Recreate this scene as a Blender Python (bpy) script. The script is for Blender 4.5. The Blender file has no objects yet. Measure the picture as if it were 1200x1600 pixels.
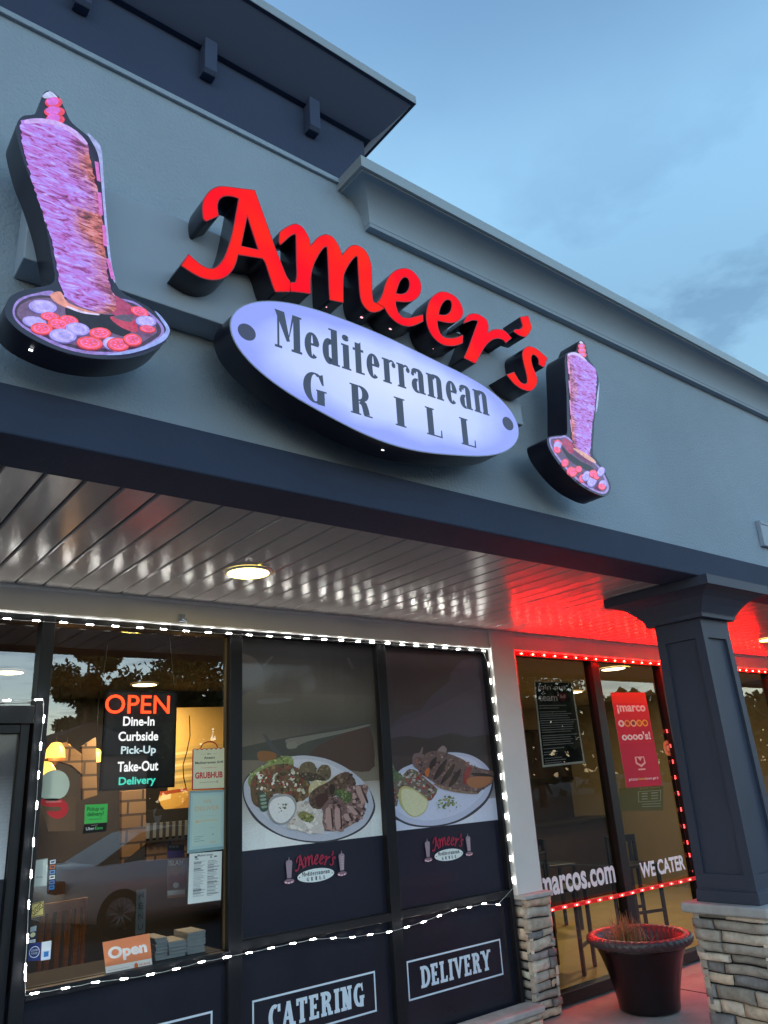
import bpy, bmesh, math, random
from mathutils import Vector, Matrix, noise as mnoise
C = bpy.context.scene.collection
R2 = math.radians
# ---------------------------------------------------------------- camera
CAMZ = 1.68
F = 1198.63
RM = ((0.78742258, -0.61336223, -0.06125722),
      (0.16077057, 0.30029309, -0.94020045),
      (0.59507857, 0.73048671, 0.33506815))
cd = bpy.data.cameras.new('camera')
cam = bpy.data.objects.new('camera', cd)
C.objects.link(cam)
cam.matrix_world = Matrix(((RM[0][0], -RM[1][0], -RM[2][0], 0), (RM[0][1], -RM[1][1], -RM[2][1], 0),
                           (RM[0][2], -RM[1][2], -RM[2][2], CAMZ), (0, 0, 0, 1)))
cd.sensor_fit = 'VERTICAL'; cd.sensor_height = 24.0; cd.lens = F / 1600 * 24
cd.clip_start = 0.05; cd.clip_end = 3000
bpy.context.scene.camera = cam
# ---------------------------------------------------------------- sky, sun, exposure
sc = bpy.context.scene
SUN_EL, SUN_ROT = R2(12.0), R2(322)
SKY_STRENGTH = 0.15
EXPOSURE = 1.55
EM = 2.0 ** -EXPOSURE            # display-bright lit faces are given for exposure 0
w = bpy.data.worlds.new('World'); sc.world = w; w.use_nodes = True
nt = w.node_tree; N = nt.nodes; Lk = nt.links
bg = N['Background']; bg.inputs['Strength'].default_value = SKY_STRENGTH
sky = N.new('ShaderNodeTexSky'); sky.sky_type = 'NISHITA'; sky.sun_disc = False
sky.sun_elevation = SUN_EL; sky.sun_rotation = SUN_ROT; sky.air_density = 1.0; sky.dust_density = 0.6; sky.ozone_density = 3.0
tc = N.new('ShaderNodeTexCoord')
# thin dusk clouds: small grey-blue puffs and a soft veil, in the sky itself
sep = N.new('ShaderNodeSeparateXYZ'); Lk.new(tc.outputs['Generated'], sep.inputs[0])
mz = N.new('ShaderNodeMath'); mz.operation = 'MAXIMUM'; mz.inputs[1].default_value = 0.06; Lk.new(sep.outputs['Z'], mz.inputs[0])
dv = N.new('ShaderNodeVectorMath'); dv.operation = 'DIVIDE'
cz = N.new('ShaderNodeCombineXYZ')
for i in range(3): Lk.new(mz.outputs[0], cz.inputs[i])
Lk.new(tc.outputs['Generated'], dv.inputs[0]); Lk.new(cz.outputs[0], dv.inputs[1])
n1 = N.new('ShaderNodeTexNoise'); n1.inputs['Scale'].default_value = 3.4; n1.inputs['Detail'].default_value = 7; n1.inputs['Roughness'].default_value = 0.55
Lk.new(dv.outputs[0], n1.inputs['Vector'])
r1 = N.new('ShaderNodeValToRGB'); r1.color_ramp.elements[0].position = 0.51; r1.color_ramp.elements[1].position = 0.64
Lk.new(n1.outputs['Fac'], r1.inputs[0])
n2 = N.new('ShaderNodeTexNoise'); n2.inputs['Scale'].default_value = 0.6; n2.inputs['Detail'].default_value = 3
Lk.new(dv.outputs[0], n2.inputs['Vector'])
r2 = N.new('ShaderNodeValToRGB'); r2.color_ramp.elements[0].position = 0.35; r2.color_ramp.elements[1].position = 0.7
Lk.new(n2.outputs['Fac'], r2.inputs[0])
# the evening sky grade: cooler and lighter than the raw model
grade = N.new('ShaderNodeMixRGB'); grade.blend_type = 'MULTIPLY'; grade.inputs[0].default_value = 1.0
grade.inputs[2].default_value = (1.52, 1.50, 1.20, 1)
Lk.new(sky.outputs[0], grade.inputs[1])
veil = N.new('ShaderNodeMixRGB'); veil.blend_type = 'MULTIPLY'; veil.inputs[2].default_value = (1.35, 1.25, 1.15, 1)
vf = N.new('ShaderNodeMath'); vf.operation = 'MULTIPLY'; vf.inputs[1].default_value = 0.6; Lk.new(r2.outputs[0], vf.inputs[0])
Lk.new(vf.outputs[0], veil.inputs[0]); Lk.new(grade.outputs[0], veil.inputs[1])
puff = N.new('ShaderNodeMixRGB'); puff.blend_type = 'MULTIPLY'; puff.inputs[2].default_value = (0.66, 0.67, 0.73, 1)
pf = N.new('ShaderNodeMath'); pf.operation = 'MULTIPLY'; pf.inputs[1].default_value = 0.8; Lk.new(r1.outputs[0], pf.inputs[0])
lowc = N.new('ShaderNodeMapRange'); lowc.inputs['From Min'].default_value = 0.52; lowc.inputs['From Max'].default_value = 0.70
lowc.inputs['To Min'].default_value = 1.0; lowc.inputs['To Max'].default_value = 0.12; Lk.new(sep.outputs['Z'], lowc.inputs[0])
pl_ = N.new('ShaderNodeMath'); pl_.operation = 'MULTIPLY'; Lk.new(pf.outputs[0], pl_.inputs[0]); Lk.new(lowc.outputs[0], pl_.inputs[1])
Lk.new(pl_.outputs[0], puff.inputs[0]); Lk.new(veil.outputs[0], puff.inputs[1])
# dusk: unseen low sky brightened to light the porch, dimmer band above it
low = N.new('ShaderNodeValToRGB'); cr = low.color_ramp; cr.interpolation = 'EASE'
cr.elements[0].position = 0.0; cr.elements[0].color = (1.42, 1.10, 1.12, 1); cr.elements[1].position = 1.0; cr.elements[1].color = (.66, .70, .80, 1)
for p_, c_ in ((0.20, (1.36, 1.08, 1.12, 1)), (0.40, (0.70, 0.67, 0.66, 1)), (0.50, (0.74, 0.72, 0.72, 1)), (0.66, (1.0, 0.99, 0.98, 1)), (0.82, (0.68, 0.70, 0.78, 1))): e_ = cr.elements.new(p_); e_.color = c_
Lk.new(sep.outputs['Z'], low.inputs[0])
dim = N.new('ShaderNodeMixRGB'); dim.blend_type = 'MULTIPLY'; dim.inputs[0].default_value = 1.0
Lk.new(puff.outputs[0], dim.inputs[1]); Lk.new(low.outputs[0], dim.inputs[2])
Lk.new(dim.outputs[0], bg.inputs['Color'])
sd = bpy.data.lights.new('sun', 'SUN'); sd.energy = 0.05; sd.angle = R2(12); sd.color = (1.0, 0.86, 0.75)
sun = bpy.data.objects.new('sun', sd); C.objects.link(sun)
sdir = Vector((math.sin(SUN_ROT) * math.cos(SUN_EL), math.cos(SUN_ROT) * math.cos(SUN_EL), math.sin(SUN_EL)))
sun.rotation_euler = (-sdir).to_track_quat('-Z', 'Y').to_euler()
sc.view_settings.view_transform = 'Standard'; sc.view_settings.look = 'None'
sc.view_settings.exposure = EXPOSURE; sc.view_settings.gamma = 1.0; sc.view_settings.use_curve_mapping = False
sc.render.engine = 'CYCLES'
sc.cycles.use_denoising = True
sc.cycles.sample_clamp_indirect = 4.0
sc.cycles.max_bounces = 8; sc.cycles.transparent_max_bounces = 12
sc.cycles.caustics_reflective = False; sc.cycles.caustics_refractive = False
# ---------------------------------------------------------------- measuring: a photo point to the plane it lies on
def ray(px, py):
    c = ((px - 600) / F, (py - 800) / F, 1.0)
    return [sum(RM[i][j] * c[i] for i in range(3)) for j in range(3)]
def P(px, py, Y):
    d = ray(px, py); t = Y / d[1]
    return (d[0] * t, d[2] * t + CAMZ)                 # (X, Z) on the upright plane at Y
def PZ(px, py, Z):
    d = ray(px, py); t = (Z - CAMZ) / d[2]
    return (d[0] * t, d[1] * t)                        # (X, Y) on the level plane at Z
def crop(ox, oy, s, pts):                              # points read in an enlarged detail
    return [((ox + p[0] / s, oy + p[1] / s) + tuple(p[2:])) for p in pts]
def onplane(pts, Y):
    return [P(p[0], p[1], Y) + tuple(p[2:]) for p in pts]
def smooth(pts, n=5):
    """closed Catmull-Rom through pts; a third element marks a sharp corner"""
    m = len(pts); out = []
    for i in range(m):
        p1 = pts[i]; p2 = pts[(i + 1) % m]
        p0 = pts[i - 1] if len(p1) < 3 else p1
        p3 = pts[(i + 2) % m] if len(p2) < 3 else p2
        for k in range(n):
            t = k / n
            out.append(tuple(0.5 * (2 * p1[j] + (p2[j] - p0[j]) * t + (2 * p0[j] - 5 * p1[j] + 4 * p2[j] - p3[j]) * t * t
                                    + (3 * p1[j] - p0[j] - 3 * p2[j] + p3[j]) * t ** 3) for j in (0, 1)))
    return out
# ---------------------------------------------------------------- colour and materials
def s2l(c):
    return c / 12.92 if c <= 0.04045 else ((c + 0.055) / 1.055) ** 2.4
def hx(h, a=1.0):
    h = h.lstrip('#'); return tuple(s2l(int(h[i:i + 2], 16) / 255) for i in (0, 2, 4)) + (a,)
def rgb(r, g, b): return tuple(s2l(v / 255) for v in (r, g, b)) + (1.0,)
MATS = {}
def mat(name, color, rough=0.5, metal=0.0, spec=0.5, var=0.0, vscale=4.0, bump=0.0, bscale=60.0, bdist=0.01, emit=None, estr=0.0, coat=0.0, stretch=None, rvar=0.0):
    m = bpy.data.materials.new(name); m.use_nodes = True
    n = m.node_tree.nodes; l = m.node_tree.links; b = n['Principled BSDF']
    if len(color) == 3: color = tuple(color) + (1,)
    b.inputs['Base Color'].default_value = color; b.inputs['Roughness'].default_value = rough
    b.inputs['Metallic'].default_value = metal; b.inputs['Specular IOR Level'].default_value = spec
    b.inputs['Coat Weight'].default_value = coat
    t = n.new('ShaderNodeTexCoord'); vec = t.outputs['Object']
    if stretch:
        mp = n.new('ShaderNodeMapping'); mp.inputs['Scale'].default_value = stretch; l.new(vec, mp.inputs[0]); vec = mp.outputs[0]
    if var > 0:
        nz = n.new('ShaderNodeTexNoise'); nz.inputs['Scale'].default_value = vscale; nz.inputs['Detail'].default_value = 8; nz.inputs['Roughness'].default_value = 0.6
        l.new(vec, nz.inputs['Vector'])
        rp = n.new('ShaderNodeMapRange'); rp.inputs['From Min'].default_value = 0.3; rp.inputs['From Max'].default_value = 0.7
        rp.inputs['To Min'].default_value = 1 - var; rp.inputs['To Max'].default_value = 1 + var; l.new(nz.outputs['Fac'], rp.inputs[0])
        mx = n.new('ShaderNodeMixRGB'); mx.blend_type = 'MULTIPLY'; mx.inputs[0].default_value = 1; mx.inputs[1].default_value = color
        l.new(rp.outputs[0], mx.inputs[2]); l.new(mx.outputs[0], b.inputs['Base Color'])
        if rvar > 0:
            rr = n.new('ShaderNodeMapRange'); rr.inputs['From Min'].default_value = 0.3; rr.inputs['From Max'].default_value = 0.7
            rr.inputs['To Min'].default_value = rough - rvar; rr.inputs['To Max'].default_value = rough + rvar
            l.new(nz.outputs['Fac'], rr.inputs[0]); l.new(rr.outputs[0], b.inputs['Roughness'])
    if bump > 0:
        nb = n.new('ShaderNodeTexNoise'); nb.inputs['Scale'].default_value = bscale; nb.inputs['Detail'].default_value = 5
        l.new(vec, nb.inputs['Vector']); bp = n.new('ShaderNodeBump'); bp.inputs['Strength'].default_value = bump; bp.inputs['Distance'].default_value = bdist
        l.new(nb.outputs['Fac'], bp.inputs['Height']); l.new(bp.outputs[0], b.inputs['Normal'])
    if emit is not None:
        b.inputs['Emission Color'].default_value = tuple(emit[:3]) + (1,); b.inputs['Emission Strength'].default_value = estr
    MATS[name] = m
    return m
def attr_mat(name, rough=0.4, estr=0.0, spec=0.4, bump=0.0, bscale=30, var=0.0, vscale=20, coat=0.0, gain=1.0):
    """colour comes from the print's / stones' own face colours"""
    m = mat(name, (0.5, 0.5, 0.5, 1), rough, spec=spec, bump=bump, bscale=bscale, coat=coat)
    n = m.node_tree.nodes; l = m.node_tree.links; b = n['Principled BSDF']
    a = n.new('ShaderNodeVertexColor'); a.layer_name = 'Col'; out = a.outputs['Color']
    if gain != 1.0:
        gm = n.new('ShaderNodeMixRGB'); gm.blend_type = 'MULTIPLY'; gm.inputs[0].default_value = 1; gm.inputs[2].default_value = (gain, gain, gain, 1); gm.use_clamp = True; l.new(out, gm.inputs[1]); out = gm.outputs[0]
    if var > 0:
        t = n.new('ShaderNodeTexCoord'); nz = n.new('ShaderNodeTexNoise'); nz.inputs['Scale'].default_value = vscale; nz.inputs['Detail'].default_value = 9; nz.inputs['Roughness'].default_value = 0.65
        l.new(t.outputs['Object'], nz.inputs['Vector'])
        rp = n.new('ShaderNodeMapRange'); rp.inputs['From Min'].default_value = 0.3; rp.inputs['From Max'].default_value = 0.7; rp.inputs['To Min'].default_value = 1 - var; rp.inputs['To Max'].default_value = 1 + var
        l.new(nz.outputs['Fac'], rp.inputs[0]); mx = n.new('ShaderNodeMixRGB'); mx.blend_type = 'MULTIPLY'; mx.inputs[0].default_value = 1
        l.new(out, mx.inputs[1]); l.new(rp.outputs[0], mx.inputs[2]); out = mx.outputs[0]
    if estr > 0:
        b.inputs['Base Color'].default_value = (0.02, 0.02, 0.02, 1)
        l.new(out, b.inputs['Emission Color']); b.inputs['Emission Strength'].default_value = estr
    else: l.new(out, b.inputs['Base Color'])
    return m
# ---------------------------------------------------------------- mesh building
class MB:
    def __init__(s): s.v = []; s.f = []; s.mi = []; s.col = []; s.sm = []
    def face(s, idx, mi=0, col=None, sm=False):
        s.f.append(tuple(idx)); s.mi.append(mi); s.col.append(col or (0.5, 0.5, 0.5, 1)); s.sm.append(sm)
    def quad(s, a, b, c, d, mi=0, col=None):
        i = len(s.v); s.v += [a, b, c, d]; s.face((i, i + 1, i + 2, i + 3), mi, col); return s
    def ngon(s, pts, mi=0, col=None):
        i = len(s.v); s.v += list(pts); s.face(range(i, i + len(pts)), mi, col); return s
    def box(s, x0, x1, y0, y1, z0, z1, mi=0, col=None):
        i = len(s.v)
        s.v += [(x0, y0, z0), (x1, y0, z0), (x1, y1, z0), (x0, y1, z0), (x0, y0, z1), (x1, y0, z1), (x1, y1, z1), (x0, y1, z1)]
        for q in ((0, 3, 2, 1), (4, 5, 6, 7), (0, 1, 5, 4), (1, 2, 6, 5), (2, 3, 7, 6), (3, 0, 4, 7)):
            s.face([i + k for k in q], mi, col)
        return s
    def tube(s, path, r, n=8, mi=0, col=None, cap=True):
        path = [Vector(p) for p in path]; rings = []
        for k, p in enumerate(path):
            d = (path[min(k + 1, len(path) - 1)] - path[max(k - 1, 0)]).normalized()
            u = d.orthogonal().normalized() if abs(d.z) > 0.9 or k == 0 else u_prev
            u = (u - d * u.dot(d)).normalized() if (u - d * u.dot(d)).length > 1e-6 else d.orthogonal().normalized()
            u_prev = u; v = d.cross(u); rr = r[k] if isinstance(r, (list, tuple)) else r
            i = len(s.v); rings.append(i)
            for a in range(n):
                t = 2 * math.pi * a / n; s.v.append(tuple(p + (u * math.cos(t) + v * math.sin(t)) * rr))
        for a, b in zip(rings, rings[1:]):
            for k in range(n): s.face((a + k, a + (k + 1) % n, b + (k + 1) % n, b + k), mi, col, True)
        if cap: s.face([rings[0] + k for k in range(n)][::-1], mi, col); s.face([rings[-1] + k for k in range(n)], mi, col)
        return s
    def lathe(s, prof, cx, cy, n=48, mi=0, rfun=None, col=None):
        rings = []
        for (r, z) in prof:
            i = len(s.v); rings.append(i)
            for k in range(n):
                a = 2 * math.pi * k / n; q = r * (rfun(a, z) if rfun else 1)
                s.v.append((cx + q * math.cos(a), cy + q * math.sin(a), z))
        for a, b in zip(rings, rings[1:]):
            for k in range(n): s.face((a + k, a + (k + 1) % n, b + (k + 1) % n, b + k), mi, col, True)
        return s
    def prism_y(s, poly, y0, y1, mi=0, col=None):       # (X,Z) outline given a thickness along Y
        n = len(poly); i = len(s.v)
        s.v += [(p[0], y0, p[1]) for p in poly] + [(p[0], y1, p[1]) for p in poly]
        s.face(range(i, i + n), mi, col); s.face(range(i + 2 * n - 1, i + n - 1, -1), mi, col)
        for k in range(n): s.face((i + k, i + n + k, i + n + (k + 1) % n, i + (k + 1) % n), mi, col)
        return s
    def ext_x(s, prof, x0, x1, mi=0, col=None):         # (Y,Z) outline carried along X
        n = len(prof); i = len(s.v)
        s.v += [(x0, p[0], p[1]) for p in prof] + [(x1, p[0], p[1]) for p in prof]
        s.face(range(i, i + n), mi, col); s.face(range(i + 2 * n - 1, i + n - 1, -1), mi, col)
        for k in range(n): s.face((i + k, i + n + k, i + n + (k + 1) % n, i + (k + 1) % n), mi, col)
        return s
    def build(s, name, mats, parent=None, bevel=0.0, smooth_all=False, fixn=True, seg=2):
        me = bpy.data.meshes.new(name); me.from_pydata([tuple(map(float, v)) for v in s.v], [], s.f)
        mats = mats if isinstance(mats, (list, tuple)) else [mats]
        for m in mats: me.materials.append(m)
        for p, mi, sm in zip(me.polygons, s.mi, s.sm): p.material_index = mi; p.use_smooth = sm or smooth_all
        ca = me.color_attributes.new('Col', 'FLOAT_COLOR', 'CORNER')
        for p, c in zip(me.polygons, s.col):
            for li in p.loop_indices: ca.data[li].color = c
        if fixn:
            bm = bmesh.new(); bm.from_mesh(me); bmesh.ops.recalc_face_normals(bm, faces=bm.faces); bm.to_mesh(me); bm.free()
        me.update()
        o = bpy.data.objects.new(name, me); C.objects.link(o)
        if parent: o.parent = parent
        if bevel > 0:
            b = o.modifiers.new('bevel', 'BEVEL'); b.width = bevel; b.segments = seg; b.limit_method = 'ANGLE'; b.angle_limit = R2(40)
        return o
def obj(name, mb, m, parent=None, bevel=0.0, **k): return mb.build(name, m, parent, bevel, **k)
def tag(o, label, cat, group=None, kind=None):
    o['label'] = label; o['category'] = cat
    if group: o['group'] = group
    if kind: o['kind'] = kind
    return o
def thing(name, label, cat, group=None, loc=None):
    o = bpy.data.objects.new(name, None); C.objects.link(o); o.empty_display_size = 0.1
    return tag(o, label, cat, group)
def base_at(o, loc):
    """put the Empty at the thing's base without moving its parts"""
    o.location = loc
    for ch in o.children: ch.matrix_parent_inverse = Matrix.Translation(Vector(loc)).inverted()
    return o
def structure(o): o['kind'] = 'structure'; return o
def finish(o):
    """base of a thing = lowest middle of its parts"""
    lo = Vector((1e9,) * 3); hi = Vector((-1e9,) * 3)
    def walk(q):
        nonlocal lo, hi
        if q.type == 'MESH':
            for v in q.data.vertices:
                for k in range(3): lo[k] = min(lo[k], v.co[k]); hi[k] = max(hi[k], v.co[k])
        for ch in q.children: walk(ch)
    walk(o); return base_at(o, ((lo.x + hi.x) / 2, (lo.y + hi.y) / 2, lo.z))
# closed outlines with holes, extruded (channel letters, cut panels)
def shape(name, loops, y0, y1, m, parent=None, offset=0.0):
    cu = bpy.data.curves.new(name, 'CURVE'); cu.dimensions = '2D'; cu.fill_mode = 'BOTH'; cu.extrude = abs(y1 - y0) / 2; cu.offset = offset
    for lp in loops:
        sp = cu.splines.new('POLY'); sp.points.add(len(lp) - 1); sp.use_cyclic_u = True
        for q, p in zip(sp.points, lp): q.co = (p[0], p[1], 0, 1)
    tmp = bpy.data.objects.new('tmp', cu); C.objects.link(tmp)
    me = bpy.data.meshes.new_from_object(tmp.evaluated_get(bpy.context.evaluated_depsgraph_get()))
    bpy.data.objects.remove(tmp)
    ym = (y0 + y1) / 2
    for v in me.vertices: v.co = (v.co.x, ym - v.co.z, v.co.y)
    me.name = name; me.materials.clear(); me.materials.append(m)
    for p in me.polygons: p.material_index = 0
    o = bpy.data.objects.new(name, me); C.objects.link(o)
    if parent: o.parent = parent
    return o
# ---------------------------------------------------------------- lettering
TXT = {}
def text_mesh(s, bold=0.0):
    k = (s, bold)
    if k in TXT: return TXT[k]
    cu = bpy.data.curves.new('t', 'FONT'); cu.body = s; cu.offset = bold; cu.fill_mode = 'FRONT'; cu.resolution_u = 4
    o = bpy.data.objects.new('t', cu); C.objects.link(o)
    me = bpy.data.meshes.new_from_object(o.evaluated_get(bpy.context.evaluated_depsgraph_get()))
    bpy.data.objects.remove(o)
    vs = [(v.co.x, v.co.y) for v in me.vertices]; fs = [tuple(p.vertices) for p in me.polygons]
    bpy.data.meshes.remove(me)
    x0 = min(v[0] for v in vs); x1 = max(v[0] for v in vs); y0 = min(v[1] for v in vs); y1 = max(v[1] for v in vs)
    TXT[k] = ([((v[0] - x0) / (x1 - x0), (v[1] - y0) / (y1 - y0)) for v in vs], fs, (x1 - x0) / (y1 - y0))
    return TXT[k]
def stroke(pts, ws):
    L = []; Rr = []
    n = len(pts)
    for i, p in enumerate(pts):
        a = pts[max(i - 1, 0)]; b = pts[min(i + 1, n - 1)]
        dx, dy = b[0] - a[0], b[1] - a[1]; d = math.hypot(dx, dy) or 1; wv = (ws[i] if isinstance(ws, (list, tuple)) else ws) / 2
        L.append((p[0] - dy / d * wv, p[1] + dx / d * wv)); Rr.append((p[0] + dy / d * wv, p[1] - dx / d * wv))
    return L + Rr[::-1]
def arc(cx, cy, rx, ry, a0, a1, st, th, n=18):
    pts = []; ws = []
    for i in range(n + 1):
        a = R2(a0 + (a1 - a0) * i / n); pts.append((cx + rx * math.cos(a), cy + ry * math.sin(a))); ws.append(th + (st - th) * abs(math.cos(a)) ** 1.3)
    return stroke(pts, ws)
def rect(x0, x1, y0, y1): return [(x0, y0), (x1, y0), (x1, y1), (x0, y1)]
def serif_glyph(ch, st, th, se, so):
    """polygons of one letter in a box 1 high (capitals), and its width"""
    xh = 0.70
    def stem(x, y0, y1, top=True, bot=True, lt=None):
        r = [rect(x, x + st, y0, y1)]
        if bot: r.append(rect(x - so, x + st + so, y0, y0 + se))
        if top: r.append(rect(x - so, x + st + (so if lt is None else lt), y1 - se, y1))
        return r
    s0 = so
    if ch == 'I': return stem(s0, 0, 1), st + 2 * so
    if ch == 'L': return stem(s0, 0, 1) + [rect(s0 + st, 0.52, 0, se), [(0.52 - th * .9, se), (0.52, se), (0.52, 0.28), (0.52 - th * .6, 0.28)]], 0.54
    if ch == 'E':
        r = stem(s0, 0, 1, False, False) + [rect(0, 0.52, 0, se), rect(0, 0.50, 1 - se, 1), rect(s0 + st, 0.40, 0.5 - se / 2, 0.5 + se / 2)]
        return r + [rect(0.52 - th * .8, 0.52, se, 0.27), rect(0.50 - th * .8, 0.50, 0.75, 1 - se), rect(0.40 - th * .6, 0.40, 0.40, 0.60)], 0.55
    if ch == 'T': return [rect(0.29 - st / 2, 0.29 + st / 2, 0, 1), rect(0.29 - st / 2 - so, 0.29 + st / 2 + so, 0, se), rect(0, 0.58, 1 - se, 1), rect(0, th * .8, 0.72, 1 - se), rect(0.58 - th * .8, 0.58, 0.72, 1 - se)], 0.58
    if ch == 'D': return stem(s0, 0, 1, False, False) + [rect(0, 0.3, 0, se), rect(0, 0.3, 1 - se, 1), arc(0.27, 0.5, 0.33 - st / 2 + so, 0.5 - max(th, se) / 2, -90, 90, st, max(th, se))], 0.62
    if ch == 'R': return stem(s0, 0, 1, False, True) + [rect(0, 0.3, 1 - se, 1), rect(s0 + st, 0.28, 0.46, 0.46 + max(th, se * .8)), arc(0.27, 0.735, 0.24 - st / 4, 0.265 - max(th, se) / 2, -90, 90, st, max(th, se)), stroke([(0.3, 0.47), (0.40, 0.40), (0.44, 0.25), (0.47, 0.05)], st * .95), rect(0.47 - st * .4, 0.64, 0, se)], 0.64
    if ch == 'N': return [rect(s0 + 0.02, s0 + 0.02 + th, 0, 1), rect(-0.01, s0 * 2 + th + .03, 0, se), rect(-0.03, 0.16, 1 - se, 1), [(0.02, 1), (0.02 + st * 1.25, 1), (0.56, 0.0), (0.56 - st * 1.1, 0.0)], rect(0.56 - th, 0.56, 0, 1), rect(0.56 - th - so, 0.56 + so, 1 - se, 1)], 0.62
    if ch == 'C': return [arc(0.31, 0.5, 0.31 - st / 2, 0.5 - th / 2, 62, 305, st, th), rect(0.46, 0.46 + th * .9, 0.68, 0.98)], 0.58
    if ch == 'G': return [arc(0.31, 0.5, 0.31 - st / 2, 0.5 - th / 2, 60, 330, st, th), [(0.40, 0.92), (0.53, 1.0), (0.55, 0.64), (0.50, 0.64)], rect(0.56 - st, 0.56, -0.02, 0.46), rect(0.34, 0.62, 0.46 - se, 0.46)], 0.62
    if ch == 'A': return [[(0.02, 0), (0.02 + th, 0), (0.36, 0.98), (0.26, 1.0)], [(0.24, 1), (0.24 + st, 1), (0.62, 0), (0.62 - st * 1.1, 0)], rect(0.14, 0.46, 0.27, 0.27 + th * .9), rect(-0.05, 0.19, 0, se), rect(0.40, 0.70, 0, se)], 0.66
    if ch == 'V': return [[(0.02, 1), (0.02 + st * 1.1, 1), (0.38, 0), (0.26, 0)], [(0.26, 0), (0.38, 0), (0.62, 1), (0.62 - th, 1)], rect(-0.06, 0.26, 1 - se, 1), rect(0.44, 0.70, 1 - se, 1)], 0.64
    if ch == 'Y': return [rect(0.33 - st / 2, 0.33 + st / 2, 0, 0.48), rect(0.33 - st / 2 - so, 0.33 + st / 2 + so, 0, se), [(0.02, 1), (0.02 + st * 1.1, 1), (0.33 + st / 2, 0.46), (0.33 - st / 2, 0.46)], [(0.33 - st / 2, 0.46), (0.33 + st / 2, 0.46), (0.64, 1), (0.64 - th, 1)], rect(-0.06, 0.25, 1 - se, 1), rect(0.44, 0.72, 1 - se, 1)], 0.66
    if ch == 'M': return [rect(0.07, 0.07 + th, 0, 1), rect(0, 0.20, 0, se * 1.3), [(0, 1), (0.27, 1), (0.42, 0.25), (0.33, 0.22)], [(0.36, 0.22), (0.42, 0.40), (0.56, 1), (0.50, 1)], rect(0.52, 0.52 + st, 0, 1), rect(0.46, 0.52 + st + so, 0, se * 1.3), rect(0.52, 0.52 + st + so, 1 - se, 1)], 0.76
    if ch == 'e': return [arc(0.22, xh / 2, 0.22 - st / 2, xh / 2 - th / 2, 8, 310, st, th * 1.2), rect(0.10, 0.41, xh * .50, xh * .50 + th * 1.1)], 0.45
    if ch == 'd': return [arc(0.20, xh / 2, 0.20 - st / 2, xh / 2 - th / 2, 40, 320, st, th * 1.3), rect(0.27, 0.27 + st, 0, 1), rect(0.20, 0.27 + st, 1 - se, 1), rect(0.27, 0.27 + st + so, 0, se)], 0.50
    if ch == 'i': return stem(s0, 0, xh, True, True, 0.0) + [arc(s0 + st / 2, 0.88, 0.055, 0.045, 0, 360, 0.11, 0.09, 14)], st + 2 * so + .02
    if ch == 't': return [rect(s0, s0 + st, 0, 0.86), rect(-0.02, 0.32, xh - th * 1.3, xh), [(s0, xh), (s0 + st, 0.92), (s0 + st, xh)], rect(s0, 0.33, 0, se)], 0.33
    if ch == 'r': return stem(s0, 0, xh, True, True, 0.0) + [arc(s0 + st + 0.08, xh - 0.12, 0.09, 0.10, 160, 20, 0.05, 0.06, 10), arc(s0 + st + 0.15, xh - 0.13, 0.035, 0.04, 0, 360, 0.07, 0.08, 10)], 0.42
    if ch == 'a': return [rect(0.25, 0.25 + st, 0.0, xh - .12), rect(0.25, 0.25 + st + so, 0, se), arc(0.22, xh - 0.16, 0.22 - st / 2, 0.16 - th / 2, 0, 165, st, th * 1.5, 12), arc(0.06, xh - 0.17, 0.03, 0.035, 0, 360, 0.06, 0.07, 10), arc(0.20, 0.20, 0.20 - st / 2, 0.20 - th / 2, 75, 290, st, th * 1.4)], 0.48
    if ch == 'n': return stem(s0, 0, xh, True, True, 0.0) + [arc(0.33, xh - 0.15, 0.13, 0.15 - th / 2, 165, 0, st, th * 1.6, 12), rect(0.46 - st / 2, 0.46 + st / 2, 0, xh - .14), rect(0.46 - st / 2 - so * .6, 0.46 + st / 2 + so, 0, se)], 0.46 + st / 2 + so + .03
    return [], 0.3
def serif_word(word, st, th, se, so, gap):
    x = 0; out = []
    for ch in word:
        polys, wd = serif_glyph(ch, st, th, se, so)
        out += [[(px + x, py) for px, py in q] for q in polys]; x += wd + gap
    return out, x - gap
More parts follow.
